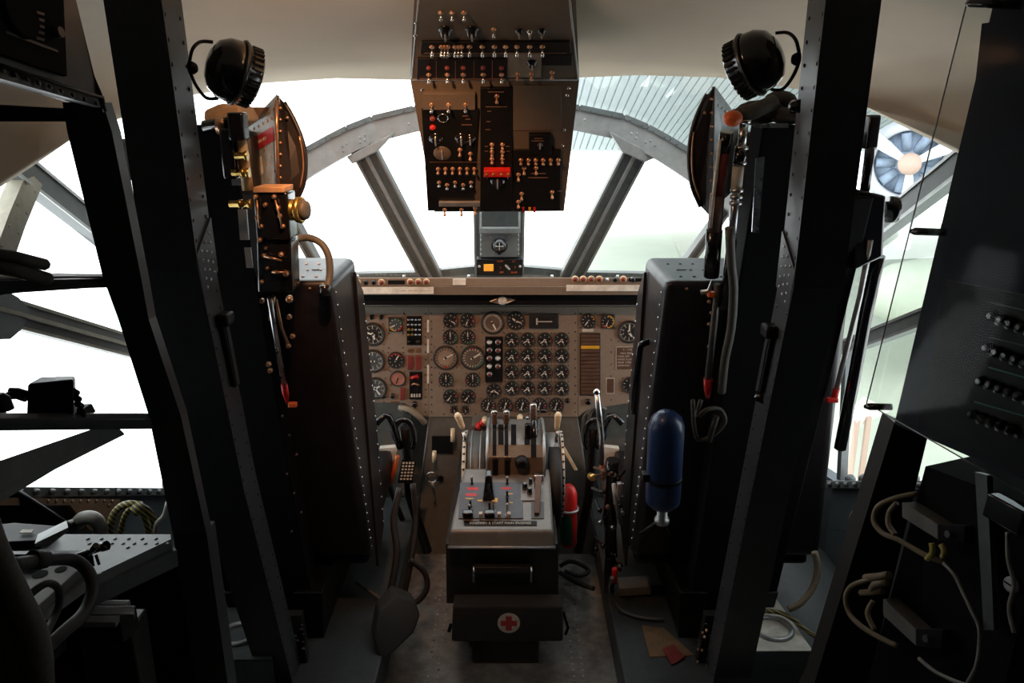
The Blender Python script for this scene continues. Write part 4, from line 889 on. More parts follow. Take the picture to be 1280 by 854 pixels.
for px, py in ((328, 376), (363, 372), (362, 396), (366, 420), (361, 432), (336, 455), (338, 463)): b.lathe(P(px, py, 1.9), NV, [(0, .007), (.01, .005)], 8)
b.build('link_fittings', 'copper_bolt', SL)
b = MB()
for k in range(7): b.lathe(P(353+k*2+(k % 3)*7, 520+k*24, 2.0+k*.025), NV, [(0, .0035), (.006, .003)], 8)
b.build('fastener', 'bar_brown', SL)
b = MB(); b.tube([P(366, 300, 2.05), P(385, 297, 2.05), P(402, 305, 2.04), P(411, 322, 2.03), P(412, 345, 2.02), P(408, 362, 2.0)], .0095, 8, n=4); b.build('looped_hose', 'hose_grey', SL)
b = MB(); b.lathe(P(406, 364, 1.99), UPV, [(-.01, .016), (.01, .014), (.016, .011)], 12); b.build('hose_socket', 'black_gloss', SL)
# --- left: tan folded pad on top
b = MB(); q = [P(254, 138, 1.92), P(275, 129, 1.92), P(297, 133, 1.92), P(306, 150, 1.92), P(288, 163, 1.92), P(262, 166, 1.92), P(254, 155, 1.92)]; b.slab(q, (0, .12, 0), 0, .010, 3); b.build('tan_pad', 'canvas_tan', SL)
b = MB(); q = [P(303, 134, 2.06), P(332, 134, 2.06), P(322, 147, 2.06), P(312, 152, 2.06)]; b.slab(q, (0, .05, 0)); b.build('brown_pad', 'copper_panel', SL)
b = MB(); b.tube([P(150, 180, 2.0), P(163, 250, 2.02), P(172, 300, 2.05), P(190, 380, 2.1), P(212, 470, 2.18)], .010, 8); b.tube([P(158, 275, 1.98), P(168, 330, 2.02), P(190, 405, 2.08), P(220, 490, 2.14)], .006, 8, 1)
for px, py in ((168, 290), (170, 305), (172, 318), (176, 345), (205, 455), (210, 470), (216, 480), (214, 462), (222, 490)): b.lathe(P(px, py, 1.99+(py-290)*.0008), NV, [(0, .012), (.015, .010), (.02, .006)], 8, 1)
b.obox(P(148, 200, 2.02), (RTV, NV, UPV), (.05, .06, .10), 0, .006); b.build('outboard_strut', ['black_paint', 'steel'], SL)
# --- right hardware
tr = MB(); tr.tube([P(909, 165, 1.86), P(904, 190, 1.87)], .0155, 12, 0); tr.tube([P(905, 188, 1.87), P(897, 246, 1.88)], .0145, 12, 1); tr.tube([P(897, 244, 1.88), P(893, 290, 1.89)], .0165, 12, 2); tr.tube([P(893, 288, 1.89), P(889, 345, 1.92)], .019, 12, 0)
tr.tube([P(900, 175, 1.855), P(888, 285, 1.875)], .004, 6, 3); tr.build('red_cylinder', ['black_gloss', 'red_dark', 'bar_brown', 'white_mark'], SR)
b = MB(); b.tube([P(930, 155, 1.86), P(927, 185, 1.86)], .010, 10, 0); b.tube([P(927, 185, 1.86), P(924, 205, 1.86)], .015, 10, 1); b.tube([P(923, 208, 1.86), P(920, 240, 1.87)], .013, 10, 2); b.tube([P(920, 240, 1.87), P(915, 300, 1.88)], .010, 10, 0); b.tube([P(915, 298, 1.88), P(905, 385, 1.93)], .012, 10, 1)
for py in (154, 187, 206, 240, 248, 256): b.lathe(P(931-(py-150)*.11, py, 1.86), UPV, [(0, .015), (.007, .015)], 10, 0)
b.build('damper_tube', ['steel', 'black_gloss', 'paper'], SR)
MB().sphere(P(916, 148, 1.85), .020, 0, 14, (1.1, 1, .9)).build('orange_cap', 'orange', SR)
b = MB(); b.tube([P(918, 147, 1.86), P(945, 138, 1.88), P(968, 128, 1.9)], .018, 10); b.build('cross_tube', 'hose_tan', SR)
b = MB(); b.sphere(P(950, 140, 1.92), .045, 0, 14, (1.3, .8, .6)); b.sphere(P(975, 128, 1.95), .045, 0, 14, (.9, .9, .6)); b.sphere(P(985, 145, 1.9), .04, 0, 12, (1.1, .8, .5)); b.build('folded_cushion', 'canvas_dark', SR)
b = MB(); q = [P(940, 290, 1.865), P(948, 292, 1.865), P(956, 196, 1.865), P(945, 198, 1.865)]; b.slab(q, (0, .004, 0)); b.build('rail_face_plate', 'steel', SR); b = MB(); q = [P(950, 160, 1.855), P(986, 160, 1.855), P(986, 154, 1.855), P(930, 154, 1.855)]; b.slab(q, (0, .01, 0)); b.build('rail_face_plate', 'steel', SR)
b = MB(); b.tube([P(912, 285, 1.84), P(914, 330, 1.86), P(917, 360, 1.88), P(914, 410, 1.92), P(906, 450, 1.96), P(902, 490, 2.0)], .011, 10, n=3); b.build('grey_hose', 'hose_grey', SR)
b = MB(); b.tube([P(897, 355, 1.92), P(893, 400, 1.95), P(885, 473, 2.0)], [.007, .009, .009], 8); a = b.build('actuator_rod', 'hose_grey', SR)
MB().tube([P(885, 473, 2.0), P(885, 486, 2.01), P(884.5, 497, 2.02)], [.012, .011, .005], 8).build('red_rod_end', 'red', a)
b = MB(); b.obox(P(889, 368, 1.93), (RTV, NV, UPV), (.018, .02, .014), 1, .003); b.tube([P(876, 366, 1.93), P(886, 364, 1.93), P(890, 352, 1.93), P(896, 362, 1.93)], .006, 8, 0); b.build('shackle', ['steel', 'orange'], SR)
b = MB(); b.tube([P(876, 500, 1.98), P(872, 520, 1.98), P(884, 512, 1.97), P(900, 512, 1.98), P(906, 528, 1.98), P(890, 545, 1.99), P(874, 550, 2.0), P(868, 535, 2.0), P(866, 500, 2.0)], .006, 8, n=4); b.tube([P(886, 552, 1.99), P(896, 520, 1.98)], .008, 8); b.build('brown_webbing', 'hose_tan', SR)
b = MB()
for k in range(8): b.lathe(P(886+(k % 2)*3, 377+k*14, 1.97+k*.006), NV, [(0, .005), (.006, .004)], 8)
b.build('fastener', 'copper_bolt', SR)
b = MB(); b.tube([P(814, 427, 2.22), P(804, 430, 2.2), P(799, 440, 2.2), P(792, 505, 2.25), P(793, 515, 2.27)], .010, 8, n=4); b.build('grab_handle', 'black_gloss', SR)
# outboard box and strut of the right seat
b = MB(); b.hexa([P(1068, 338, 1.9), P(1104, 322, 1.9), P(1108, 245, 1.9), P(1074, 237, 1.9)]+[p+V((0, .08, 0)) for p in (P(1068, 338, 1.9), P(1104, 322, 1.9), P(1108, 245, 1.9), P(1074, 237, 1.9))], 0, .006); b.lathe(P(1104, 262, 1.94), RTV, [(0, .02), (.012, .02), (.012, .032), (.03, .032), (.034, .024)], 16, 0); b.build('outboard_lock', 'black_gloss', SR)
b = MB(); b.tube([P(1088, 300, 1.9), P(1075, 370, 1.92), P(1060, 430, 1.96), P(1046, 485, 2.0)], .007, 8, 0); b.tube([P(1098, 320, 1.92), P(1083, 390, 1.95), P(1068, 470, 2.0), P(1050, 560, 2.05)], .017, 8, 1); b.tube([P(1046, 485, 2.0), P(1042, 500, 2.01)], .009, 8, 2); b.obox(P(1040, 500, 1.99), (RTV, NV, UPV), (.03, .015, .013), 2, .003)
b.tube([P(1090, 150, 2.0), P(1086, 200, 1.98), P(1080, 245, 1.95)], .012, 8, 1); b.obox(P(1087, 165, 2.0), (RTV, NV, UPV), (.028, .05, .08), 1, .006); b.build('outboard_strut', ['alu', 'black_gloss', 'red'], SR)
# blue bottle on the back of the right seat
BO = thing('oxygen_bottle', P(830, 640, 1.96), 'blue oxygen bottle hung neck down behind the right seat', 'gas bottle')
a0, a1 = P(828, 636, 1.97), P(834, 514, 1.93); ax = (a1-a0); L = ax.length; b = MB(); r_ = .047
b.lathe(a0, ax, [(0, .014), (.008, .030), (.025, r_*.97), (.04, r_), (L-.045, r_), (L-.022, r_*.85), (L-.006, r_*.5), (L, .008)], 28, 0); b.build('cylinder', 'blue_bottle', BO)
b = MB(); b.lathe(a0.lerp(a1, .32), ax, [(0, r_*1.03), (.014, r_*1.03)], 28); b.obox(a0.lerp(a1, .36)+V((-.05, -.01, 0)), (RTV, NV, UPV), (.02, .03, .022), 0, .003); b.build('strap', 'black_paint', BO)
b = MB(); b.lathe(a0, -ax, [(-.01, .014), (.03, .014), (.032, .02), (.045, .02)], 12, 0); an_ = ax.normalized(); b.tube([a0-an_*.035, a0-an_*.055+V((-.02, 0, 0)), a0-an_*.085+V((-.055, 0, 0))], .008, 8, 1); b.tube([a0-an_*.035, a0-an_*.09+V((.02, 0, 0))], .006, 8, 1); b.build('valve', ['alu', 'black_paint'], BO)
b = MB(); b.slab([P(815, 575, 1.922), P(819, 575, 1.915), P(820, 552, 1.91), P(816, 552, 1.917)], (0, .004, 0)); b.build('label', 'white_mark', BO)

# ================================================================== FRAME POSTS
def post(nm, label, outl, s, d=.105):
    """outl: rows (xouter, xinner, y, Y) of the face towards the cabin"""
    t = thing(nm, (0, 0, 0), label, 'post')
    rowsP = [(P(a, y, Y), P(c, y, Y)) for a, c, y, Y in outl]
    # continue the last segment to the floor
    (o0, i0), (o1, i1) = rowsP[-2], rowsP[-1]; k = o1.z/(o0.z-o1.z); rowsP.append((o1+(o1-o0)*k, i1+(i1-i0)*k))
    loc = rowsP[-1][0]; t.location = (loc.x, loc.y, 0); WL[t.name] = V((loc.x, loc.y, 0))
    b = MB(); D = V((0, d, 0)); vr = [[b.bm.verts.new(q) for q in (a, c, c+D, a+D)] for a, c in rowsP]
    for i in range(len(vr)-1):
        for k in range(4): b.bm.faces.new([vr[i][k], vr[i][(k+1) % 4], vr[i+1][(k+1) % 4], vr[i+1][k]])
    b.bm.faces.new(vr[0]); b.bm.faces.new(vr[-1]); bmesh.ops.recalc_face_normals(b.bm, faces=b.bm.faces[:])
    nn = V((-s, 0, 0)); web = []
    for i in range(len(rowsP)-1):
        a, c = rowsP[i][1], rowsP[i+1][1]; L = (c-a).length; k = max(2, int(L/.042))
        for j in range(k):
            p = a.lerp(c, (j+.5)/k); b.rivet(p+V((0, .018, 0)), nn, .0045, 0); b.rivet(p+V((0, d-.018, 0)), nn, .0045, 0)
        # raised lip at the near corner
        b.hexa([a, a+V((0, .006, 0)), a+V((0, .006, 0))+nn*.004, a+nn*.004, c, c+V((0, .006, 0)), c+V((0, .006, 0))+nn*.004, c+nn*.004])
    b.build('post_body', 'post_grey', t)
    return t, rowsP, nn
LPo, lr, lnn = post('frame_post', 'tall dark riveted frame post left of the pilot seats', [(122, 193, -40, 1.55), (129, 199, 0, 1.55), (182, 246, 340, 1.65), (247, 303, 613, 1.82), (326, 364, 854, 2.0)], -1)
RPo, rr_, rnn = post('frame_post', 'tall dark riveted frame post right of the pilot seats', [(1108, 1039, -40, 1.55), (1102, 1035, 0, 1.55), (1054, 994, 361, 1.65), (988, 942, 613, 1.82), (937, 893, 854, 2.0)], 1)
def gusset(T, rowsP, nn, s):
    a, c = rowsP[1][1], rowsP[2][1]; e = rowsP[3][1]; d = .105; b = MB()
    p0 = a.lerp(c, .93); p1 = c.lerp(e, .11)
    q = [p0+V((0, .002, 0)), a.lerp(c, .80)+V((0, d, 0)), c.lerp(e, .03)+V((0, d, 0)), p1+V((0, .002, 0))]
    b.slab([x+nn*.0005 for x in q], nn*.004)
    for i in range(5):
        for j in range(3):
            u_, v_ = (j+.5)/3, (i+.6)/5.2; pt = (q[0].lerp(q[3], v_)).lerp(q[1].lerp(q[2], v_), .12+.76*u_); b.rivet(pt+nn*.0045, nn, .0042, 1)
    b.build('gusset_plate', ['post_grey', 'steel'], T)
    b = MB(); k0, k1 = c.lerp(e, .22), c.lerp(e, .52)   # handle slot rail
    b.hexa([k0+V((0, .055, 0)), k0+V((0, .09, 0)), k0+V((0, .09, 0))+nn*.012, k0+V((0, .055, 0))+nn*.012, k1+V((0, .055, 0)), k1+V((0, .09, 0)), k1+V((0, .09, 0))+nn*.012, k1+V((0, .055, 0))+nn*.012], 0, .003)
    b.hexa([k0+V((0, .063, 0))+nn*.012, k0+V((0, .082, 0))+nn*.012, k0+V((0, .082, 0))+nn*.014, k0+V((0, .063, 0))+nn*.014, k1+V((0, .063, 0))+nn*.012, k1+V((0, .082, 0))+nn*.012, k1+V((0, .082, 0))+nn*.014, k1+V((0, .063, 0))+nn*.014], 1)
    b.obox(k0+V((0, .07, 0))+nn*.012, (RTV, NV, UPV), (.03, .05, .03), 0, .008); b.build('sliding_handle', ['black_paint', 'post_grey'], T)
gusset(LPo, lr, lnn, -1); gusset(RPo, rr_, rnn, 1)
for py, px in ((133, 995), (497, 950)): MB().lathe(P(px, py, 1.62+(py > 300)*.15), V((-1, -.4, 0)), [(0, .018), (.008, .012), (.016, .004)], 4).build('cone_stop', 'black_gloss', RPo)
# ---- round drum lamps on the posts
def swivel(s, px, py, label, ax_):
    Y = 1.66; c = P(px, py, Y); t = thing('swivel_lamp', c, label, 'lamp'); ax = V(ax_).normalized(); b = MB()
    b.lathe(c-ax*.048, ax, [(0, .006), (.004, .028), (.014, .047), (.032, .058), (.052, .0605), (.060, .0605)], 28, 0)
    b.lathe(c-ax*.048, ax, [(.060, .063), (.066, .063), (.068, .060), (.090, .056), (.098, .048)], 28, 0); b.build('drum', 'black_gloss', t)
    b = MB(); b.ring(c+ax*.013, ax, .0625, .003, 32, 0); b.build('rim_band', 'bezel', t)
    b = MB(); a = ax.orthogonal().normalized(); bb_ = ax.cross(a)
    for k in range(30):
        an = 2*PI*k/30; d = a*math.cos(an)+bb_*math.sin(an); b.obox(c+ax*.036+d*.056, (ax, d, ax.cross(d)), (.018, .008, .005), 0)
    b.build('rim_ribs', 'black_paint', t)
    b = MB(); pp = P(238 if s < 0 else 998, py-3, 1.63)
    for dz in (-1, 1):
        e = c+V((0, -.0, dz*.052))+V((s*.03, 0, 0)); b.tube([pp+V((0, 0, dz*.012)), pp+V((-s*.012, -.01, dz*.034)), e+V((s*.02, -.01, 0)), e], .0035, 6, n=4)
    b.lathe(pp, V((-s, 0, 0)), [(-.001, .014), (.006, .012), (.012, .008)], 12); b.build('yoke', 'black_paint', t)
swivel(-1, 289, 88, 'round black drum lamp in a wire yoke on the left frame post', (.80, .50, -.33))
swivel(1, 947, 77, 'round black drum lamp in a wire yoke on the right frame post', (-.74, .52, -.42))

# ================================================================== LEFT STATION
def prism(q, Y, d, m, nm, T=None, bev=.003, dv=None):
    """q: [(px,py)] or [(px,py,Y)]"""
    pts = [P(*p, Y) if len(p) == 2 else P(*p) for p in q]; b = MB(); b.slab(pts, dv or (0, d, 0), 0, bev); return b.build(nm, m, T)
o = thing('equipment_cabinet', P(60, 130, 1.15), 'dark equipment cabinet hanging at top left corner with a recessed meter face', 'cabinet')
cf = [(-90, -60, 1.0), (84, -60, 1.22), (95, 0, 1.22), (118, 95, 1.22), (128, 118, 1.22), (126, 134, 1.22), (0, 98, 1.02), (-90, 70, .92)]
b = MB(); pts = [P(*p) for p in cf]; b.slab(pts, (-.10, .16, 0), 0); cabn = (pts[1]-pts[0]).cross(pts[-1]-pts[0]).normalized(); cabn = cabn if cabn.y < 0 else -cabn
CBp = Plane(P(95, 0, 1.22), (pts[2]-pts[-2]).cross(pts[4]-pts[-2]).normalized()*(1 if (pts[2]-pts[-2]).cross(pts[4]-pts[-2]).y < 0 else -1))
for k in range(9): b.rivet(CBp.at(4+k*14.5, 88+k*5.2), CBp.n, .004, 0)
b.tube([CBp.at(0, 82, .002), CBp.at(110, 118, .002), CBp.at(126, 122, .002), CBp.at(130, 140, .002)], .003, 6, 0)
b.build('housing', 'post_grey', o)
b = MB(); q = [CBp.at(-60, -50, .001), CBp.at(72, -40, .001), CBp.at(78, 96, .001), CBp.at(0, 70, .001), CBp.at(-60, 48, .001)]; b.slab(q, CBp.n*.006, 0)
b.slab([CBp.at(0, 40, .008), CBp.at(65, 64, .008), CBp.at(65, 67, .008), CBp.at(0, 43, .008)], CBp.n*.001, 1)
for k in range(5): b.slab([CBp.at(38+(k % 2), 15+k*8, .008), CBp.at(48, 18+k*8, .008), CBp.at(48, 21+k*8, .008), CBp.at(38, 18+k*8, .008)], CBp.n*.001, 1)
b.lathe(CBp.at(60, 43, .006), CBp.n, [(0, .008), (.014, .007)], 10, 1); b.lathe(CBp.at(15, 20, .006), CBp.n, [(0, .03), (.01, .028)], 20, 0); b.build('meter_face', ['black_matte', 'post_grey'], o)
b = MB(); pts = [P(-60, 128, 1.2), P(84, 136, 1.3), P(84, 152, 1.3), P(-60, 152, 1.2)]; b.slab(pts, (0, .03, 0)); b.build('support_rail', 'black_paint', o)
o = thing('rack_post', P(215, 665, 1.5), 'dark inner rack post standing left, between side window and frame post', 'post')
b = MB(); rp = [((78, 128), 128, 1.30), ((84, 140), 165, 1.32), ((128, 176), 345, 1.40), ((148, 186), 400, 1.42), ((186, 226), 520, 1.47), ((216, 258), 668, 1.53)]
for i in range(len(rp)-1):
    (a, c), y, Y = rp[i]; (a2, c2), y2, Y2 = rp[i+1]; D = V((0, .03, 0)); q = [P(a, y, Y), P(c, y, Y), P(c2, y2, Y2), P(a2, y2, Y2)]; b.hexa(q+[p+D for p in q])
pA, pB = P(237, 668, 1.53), P(240, 700, 1.53); b.hexa([P(216, 666, 1.53), P(258, 666, 1.53), V((P(290, 854, 1.6).x, 1.6, 0)), V((P(250, 854, 1.6).x, 1.6, 0))]+[p+V((0, .05, 0)) for p in (P(216, 666, 1.53), P(258, 666, 1.53), V((P(290, 854, 1.6).x, 1.6, 0)), V((P(250, 854, 1.6).x, 1.6, 0)))])
b.build('upright', 'post_grey', o)
prism([(-60, 350, 1.2), (0, 349, 1.28), (60, 346, 1.36), (140, 346, 1.42), (150, 360, 1.42), (60, 361, 1.36), (0, 370, 1.28), (-60, 385, 1.2)], 0, .03, 'post_grey', 'upper_shelf_bar', o)
prism([(-60, 524, 1.2), (190, 523, 1.47), (192, 537, 1.47), (-60, 540, 1.2)], 0, .03, 'post_grey', 'lower_shelf_bar', o)
b = MB(); q = [P(-60, 596, 1.12), P(138, 528, 1.42), P(150, 536, 1.44), P(60, 580, 1.3), P(-60, 650, 1.12)]; b.slab(q, (0, .02, -.02), 0, .002); b.build('diagonal_brace', 'desk_grey', o)
o = thing('box_camera_mount', P(68, 528, 1.36), 'small black boxy unit with ribbed bellows standing on the rack bar', 'instrument')
q = [P(33, 520, 1.36), P(92, 520, 1.36), P(92, 474, 1.36), P(34, 480, 1.36)]; b = MB(); b.hexa(q+[P(45, 516, 1.44), P(96, 516, 1.44), P(94, 470, 1.44), P(50, 471, 1.44)], 0, .006, 3); b.build('case', 'black_paint', o)
b = MB(); b.hexa([P(36, 530, 1.35), P(104, 527, 1.37), P(98, 516, 1.37), P(36, 519, 1.35)]+[p+V((0, .05, 0)) for p in (P(36, 530, 1.35), P(104, 527, 1.37), P(98, 516, 1.37), P(36, 519, 1.35))], 0, .003)
for k in range(5): b.tube([P(90+k*3, 488+k*8, 1.37), P(97+k*2.4, 492+k*8, 1.38)], .006, 8)
b.build('base', 'black_paint', o)
b = MB(); b.tube([P(34, 496, 1.37), P(22, 492, 1.37), P(12, 492, 1.36)], .011, 8, 0); b.tube([P(14, 492, 1.36), P(0, 497, 1.35), P(-20, 502, 1.34)], .005, 8, 0, n=3); b.lathe(P(4, 512, 1.32), UPV, [(0, .018), (.022, .014), (.03, .006)], 10, 0); b.tube([P(4, 528, 1.32), P(4, 514, 1.32)], .005, 6, 0); b.build('plug_and_cable', 'black_paint', o)
o = thing('bundled_tubes', P(30, 345, 1.3), 'bundle of three grey padded tubes lying on the upper rack bar', 'tubes')
for i, (p0, p1, r) in enumerate((((-30, 316), (62, 332), .010), ((-30, 330), (66, 350), .011), ((-30, 322), (50, 344), .012))):
    a, c = P(*p0, 1.26), P(*p1, 1.33); MB().tube([a, a.lerp(c, .5)+V((0, 0, .004)), a.lerp(c, .95), c], [r, r*1.05, r, r*.5], 10).build('tube', 'hose_grey', o)
# wall behind the desk
o = thing('wall_equipment', P(90, 655, 2.1), 'copper-coloured riveted wall bracket under the left window sill', 'bracket')
b = MB(); xw_ = XL+.03; q = [PX(-20, 622, xw_), PX(150, 624, xw_), PX(152, 640, xw_), PX(140, 655, xw_), PX(128, 665, xw_), PX(112, 663, xw_), PX(98, 645, xw_), PX(88, 632, xw_), PX(-20, 632, xw_)]; b.slab(q, (-.02, 0, 0), 0)
for k in range(9): b.rivet(PX(60+k*10, 627, xw_), (1, 0, 0), .006, 0)
for px, py in ((136, 632), (142, 642), (136, 652)): b.rivet(PX(px, py, xw_), (1, 0, 0), .007, 0)
b.build('plate', 'copper_panel', o)
tag(MB().tube([P(138, 668, 2.02), P(140, 648, 2.0), P(150, 634, 2.0), P(166, 630, 2.0), P(182, 637, 2.02), P(192, 650, 2.04), P(194, 668, 2.06)], .010, 10, n=4).tube([P(150, 668, 2.05), P(156, 645, 2.03), P(168, 634, 2.03), P(180, 645, 2.04), P(186, 668, 2.06)], .008, 10, n=4).tube([P(170, 632, 1.99), P(176, 640, 1.98)], .018, 8).build('coiled_hose', 'hose_striped'), 'yellow-striped dark hose coiled below the left side window', 'hose')
tag(MB().tube([P(97, 655, 1.95), P(104, 648, 1.94), P(116, 648, 1.94), P(124, 656, 1.95), P(126, 668, 1.96)], .019, 12, n=4).tube([P(92, 652, 1.94), P(84, 655, 1.9), P(76, 662, 1.88)], .008, 8).build('white_conduit', 'cable_white'), 'short thick white conduit bent over behind the riveted desk', 'conduit')
tag(MB().tube([P(210, 628, 2.0), P(205, 645, 1.99), P(196, 655, 1.98), P(194, 668, 1.98)], .007, 8, n=3).build('wall_cable', 'cable_white'), 'thin white cable hanging beside the rack post by the window', 'cable')
# desk: riveted grey top
o = thing('riveted_desk', P(140, 700, 1.5), 'grey riveted metal desk top jutting from the left wall', 'desk')
zd = P(220, 672, 1.52).z; top = [PZ(-60, 668, zd), PZ(213, 668, zd), PZ(214, 674, zd), PZ(113, 722, zd), PZ(60, 760, zd), PZ(-60, 830, zd)]
b = MB(); b.slab(top, (0, 0, -.022), 0)
for px, py in [(110+i*17, 674) for i in range(6)]+[(112+i*14, 680) for i in range(8)]+[(115, 686), (160, 685), (125, 718)]: b.rivet(PZ(px, py, zd), (0, 0, 1), .0045, 0)
b.build('desk_top', 'desk_grey', o)
b = MB(); b.box((-1.2, top[2].y+.02, 0), (top[2].x-.16, top[2].y+.05, zd-.025)); b.build('support_panel', 'black_matte', o)
b = MB(); b.box((-1.2, 1.68, 0), (-.70, 1.72, zd-.12)); b.build('back_panel', 'black_matte', o)
b = MB(); a = PZ(219, 676, zd); c = PZ(113, 724, zd); b.slab([a-V((0, 0, .022)), c-V((0, 0, .022)), c-V((0, 0, .06)), a-V((0, 0, .06))], (-.01, .012, 0)); b.build('edge_flange', 'frame_dark', o)
def onz(pts, z, r, m, nm, lab, cat, n=4): return tag(MB().tube([PZ(px, py, z+dz) for px, py, dz in pts], r, 10, n=n).build(nm, m), lab, cat)
# items on the desk
o = thing('map_case', PZ(60, 680, zd), 'flat dark case with a raised lid lying on the riveted desk', 'case')
zz = zd+.003; b = MB(); q = [PZ(-20, 690, zz), PZ(50, 686, zz), PZ(72, 668, zz), PZ(20, 664, zz), PZ(-20, 668, zz)]; b.slab(q, (0, 0, .02), 0, .002); b.build('base', 'black_paint', o)
b = MB(); q = [PZ(44, 684, zz+.022), PZ(60, 684, zz+.022), PZ(86, 664, zz+.05), PZ(84, 655, zz+.05), PZ(48, 672, zz+.022)]; b.slab(q, (0, .0, .008), 0, .001); b.build('lid', 'desk_grey', o)
b = MB(); q = [PZ(24, 667, zz+.024), PZ(40, 667, zz+.024), PZ(42, 663, zz+.024), PZ(28, 663, zz+.024)]; b.slab(q, (0, 0, .002)); b.build('paper_slip', 'white_mark', o)
o = thing('triangular_cover', P(40, 655, 1.7), 'black sloping triangular cover behind the desk under the diagonal brace', 'cover')
b = MB(); q = [P(-60, 600, 1.75), P(20, 612, 1.78), P(88, 657, 1.8), P(70, 664, 1.8), P(-60, 672, 1.75)]; b.slab(q, (0, .005, 0)); b.tube([P(20, 611, 1.775), P(88, 656, 1.795)], .003, 6, 1); b.build('sheet', ['black_paint', 'post_grey'], o)
o = thing('rail_mounting', PZ(40, 720, zd), 'two olive channel rails and a dark bar across the front of the desk', 'rails')
z2 = zd+.012; b = MB(); q = [PZ(-60, 690, z2+.02), PZ(114, 688, z2+.02), PZ(116, 692, z2+.02), PZ(-60, 694, z2+.02)]; b.slab(q, (0, 0, -.028), 0); b.build('cross_bar', 'post_grey', o)
b = MB(); q = [PZ(112, 700, z2+.01), PZ(60, 705, z2+.01), PZ(-40, 790, z2+.01), PZ(-40, 830, z2+.01), PZ(36, 768, z2+.01)]; b.slab(q, (0, 0, -.02), 0, .002)
for px, py, r in ((50, 718, .014), (76, 712, .011)): b.lathe(PZ(px, py, z2+.0105), UPV, [(0, r), (.0008, r)], 14, 1)
b.build('upper_channel', ['hose_grey', 'black_matte'], o)
z3 = .62; b = MB(); q = [PZ(112, 770, z3), PZ(104, 768, z3), PZ(20, 850, z3), PZ(-10, 890, z3), PZ(14, 890, z3), PZ(58, 826, z3)]; b.slab(q, (0, 0, -.02), 0, .002); b.build('lower_channel', 'hose_tan', o)
tag(MB().tube([PZ(86, 700, z2+.03), PZ(112, 690, z2+.035), PZ(132, 683, z2+.04)], .007, 8).tube([PZ(112, 692, z2+.035), PZ(120, 682, z2+.06)], .006, 8).tube([PZ(120, 694, z2+.03), PZ(124, 706, z2+.01)], .003, 6).tube([PZ(128, 684, z2+.038), PZ(134, 682, z2+.042)], .010, 8).build('clamp_screw', 'black_gloss'), 'small black clamp screw with cross handle on desk edge', 'clamp')
tag(MB().tube([P(14, 706, 1.12), P(60, 700, 1.2), P(90, 700, 1.24), P(108, 712, 1.24), P(116, 735, 1.22), P(106, 765, 1.18), P(80, 790, 1.12), P(56, 812, 1.08)], .011, 12, n=5).tube([P(40, 700, 1.17), P(56, 699, 1.195)], .016, 10).build('elbow_hose', 'rubber'), 'thick black hose arching across the front of the desk', 'hose')
tag(MB().tube([P(30, 750, 1.05), P(56, 730, 1.08), P(72, 735, 1.1), P(74, 755, 1.1), P(66, 775, 1.08), P(54, 800, 1.02)], .006, 8, n=5).build('thin_cable', 'rubber'), 'thin black cable looping under the thick desk hose', 'cable')
o = thing('slatted_unit', P(130, 780, 1.35), 'low grey three-slatted box with a dark pedestal below the desk', 'box')
zs = P(140, 757, 1.38).z; b = MB()
for x0, x1, y0, y1 in ((104, 157, 750, 756), (100, 168, 757, 768), (96, 150, 769.5, 778)):
    q = [PZ(x0, y1, zs), PZ(x1-6 if y0 > 765 else x1, y1, zs), PZ(x1+ (6 if y0 < 757 else 0), y0, zs), PZ(x0+6, y0, zs)]; b.slab(q, (0, 0, -.012), 0, .002)
b.build('slats', 'desk_grey', o)
b = MB(); q = [PZ(100, 776, zs-.012), PZ(150, 776, zs-.012), PZ(170, 758, zs-.012), PZ(110, 752, zs-.012)]; b.slab(q, (0, 0, -.05)); b.build('tray', 'black_paint', o)
b = MB(); c = PZ(138, 765, zs-.05); b.box((c.x-.05, c.y-.04, 0), (c.x+.06, c.y+.03, zs-.062), 0, .005); b.build('column', 'pedestal_black', o)
o = thing('hose_bundle', P(15, 850, .95), 'thick bundle of brown fabric hoses hanging at lower left corner', 'hoses')
for i, (x0, x1, x2, r) in enumerate(((-8, 20, 52, .020), (-22, 6, 38, .021), (-36, -8, 22, .022), (-14, 12, 44, .018), (-30, 0, 30, .018))):
    MB().tube([P(x0-14, 650+i*4, .98+i*.008), P(x0, 690+i*3, .97+i*.01), P(x1, 750, .95+i*.01), P(x2-10, 800, .93+i*.01), P(x2-4, 870, .90+i*.01), P(x2-2, 1000, .88+i*.01)], r, 12, n=4).build('hose', 'hose_tan', o)

# ================================================================== RIGHT STATION
RPn = V((P(1118, 530, 1.35).x, 1.35, P(1118, 530, 1.35).z)); e1 = P(1280, 600, 1.122)
aa, bb2 = P(1118, 530, 1.35), P(1243, 0, 1.35)
nR = (e1-aa).cross(bb2-aa).normalized(); nR = nR if nR.x < 0 else -nR
RP = Plane(aa, nR); RP.r = (e1-aa).normalized()
o = thing('side_switch_panel', aa, 'large dark navy side panel of switches filling the right edge', 'switch panel')
b = MB(); q = [RP.at(1118, 530), RP.at(1330, 622), RP.at(1400, -60), RP.at(1257, -60)]; b.slab(q, -nR*.10, 0); b.build('panel_body', 'panel_navy', o)
b = MB(); q = [RP.at(1186, 350, .001), RP.at(1300, 372, .001), RP.at(1290, 600, .001), RP.at(1150, 535, .001)]; b.slab(q, nR*.006, 0); b.build('switch_plate', 'black_paint', o)
b = MB(); q = [RP.at(1230, 30, .001), RP.at(1300, 20, .001), RP.at(1296, 330, .001), RP.at(1200, 300, .001)]; b.slab(q, nR*.004, 0); b.build('blank_plate', 'panel_navy', o)
b = MB()
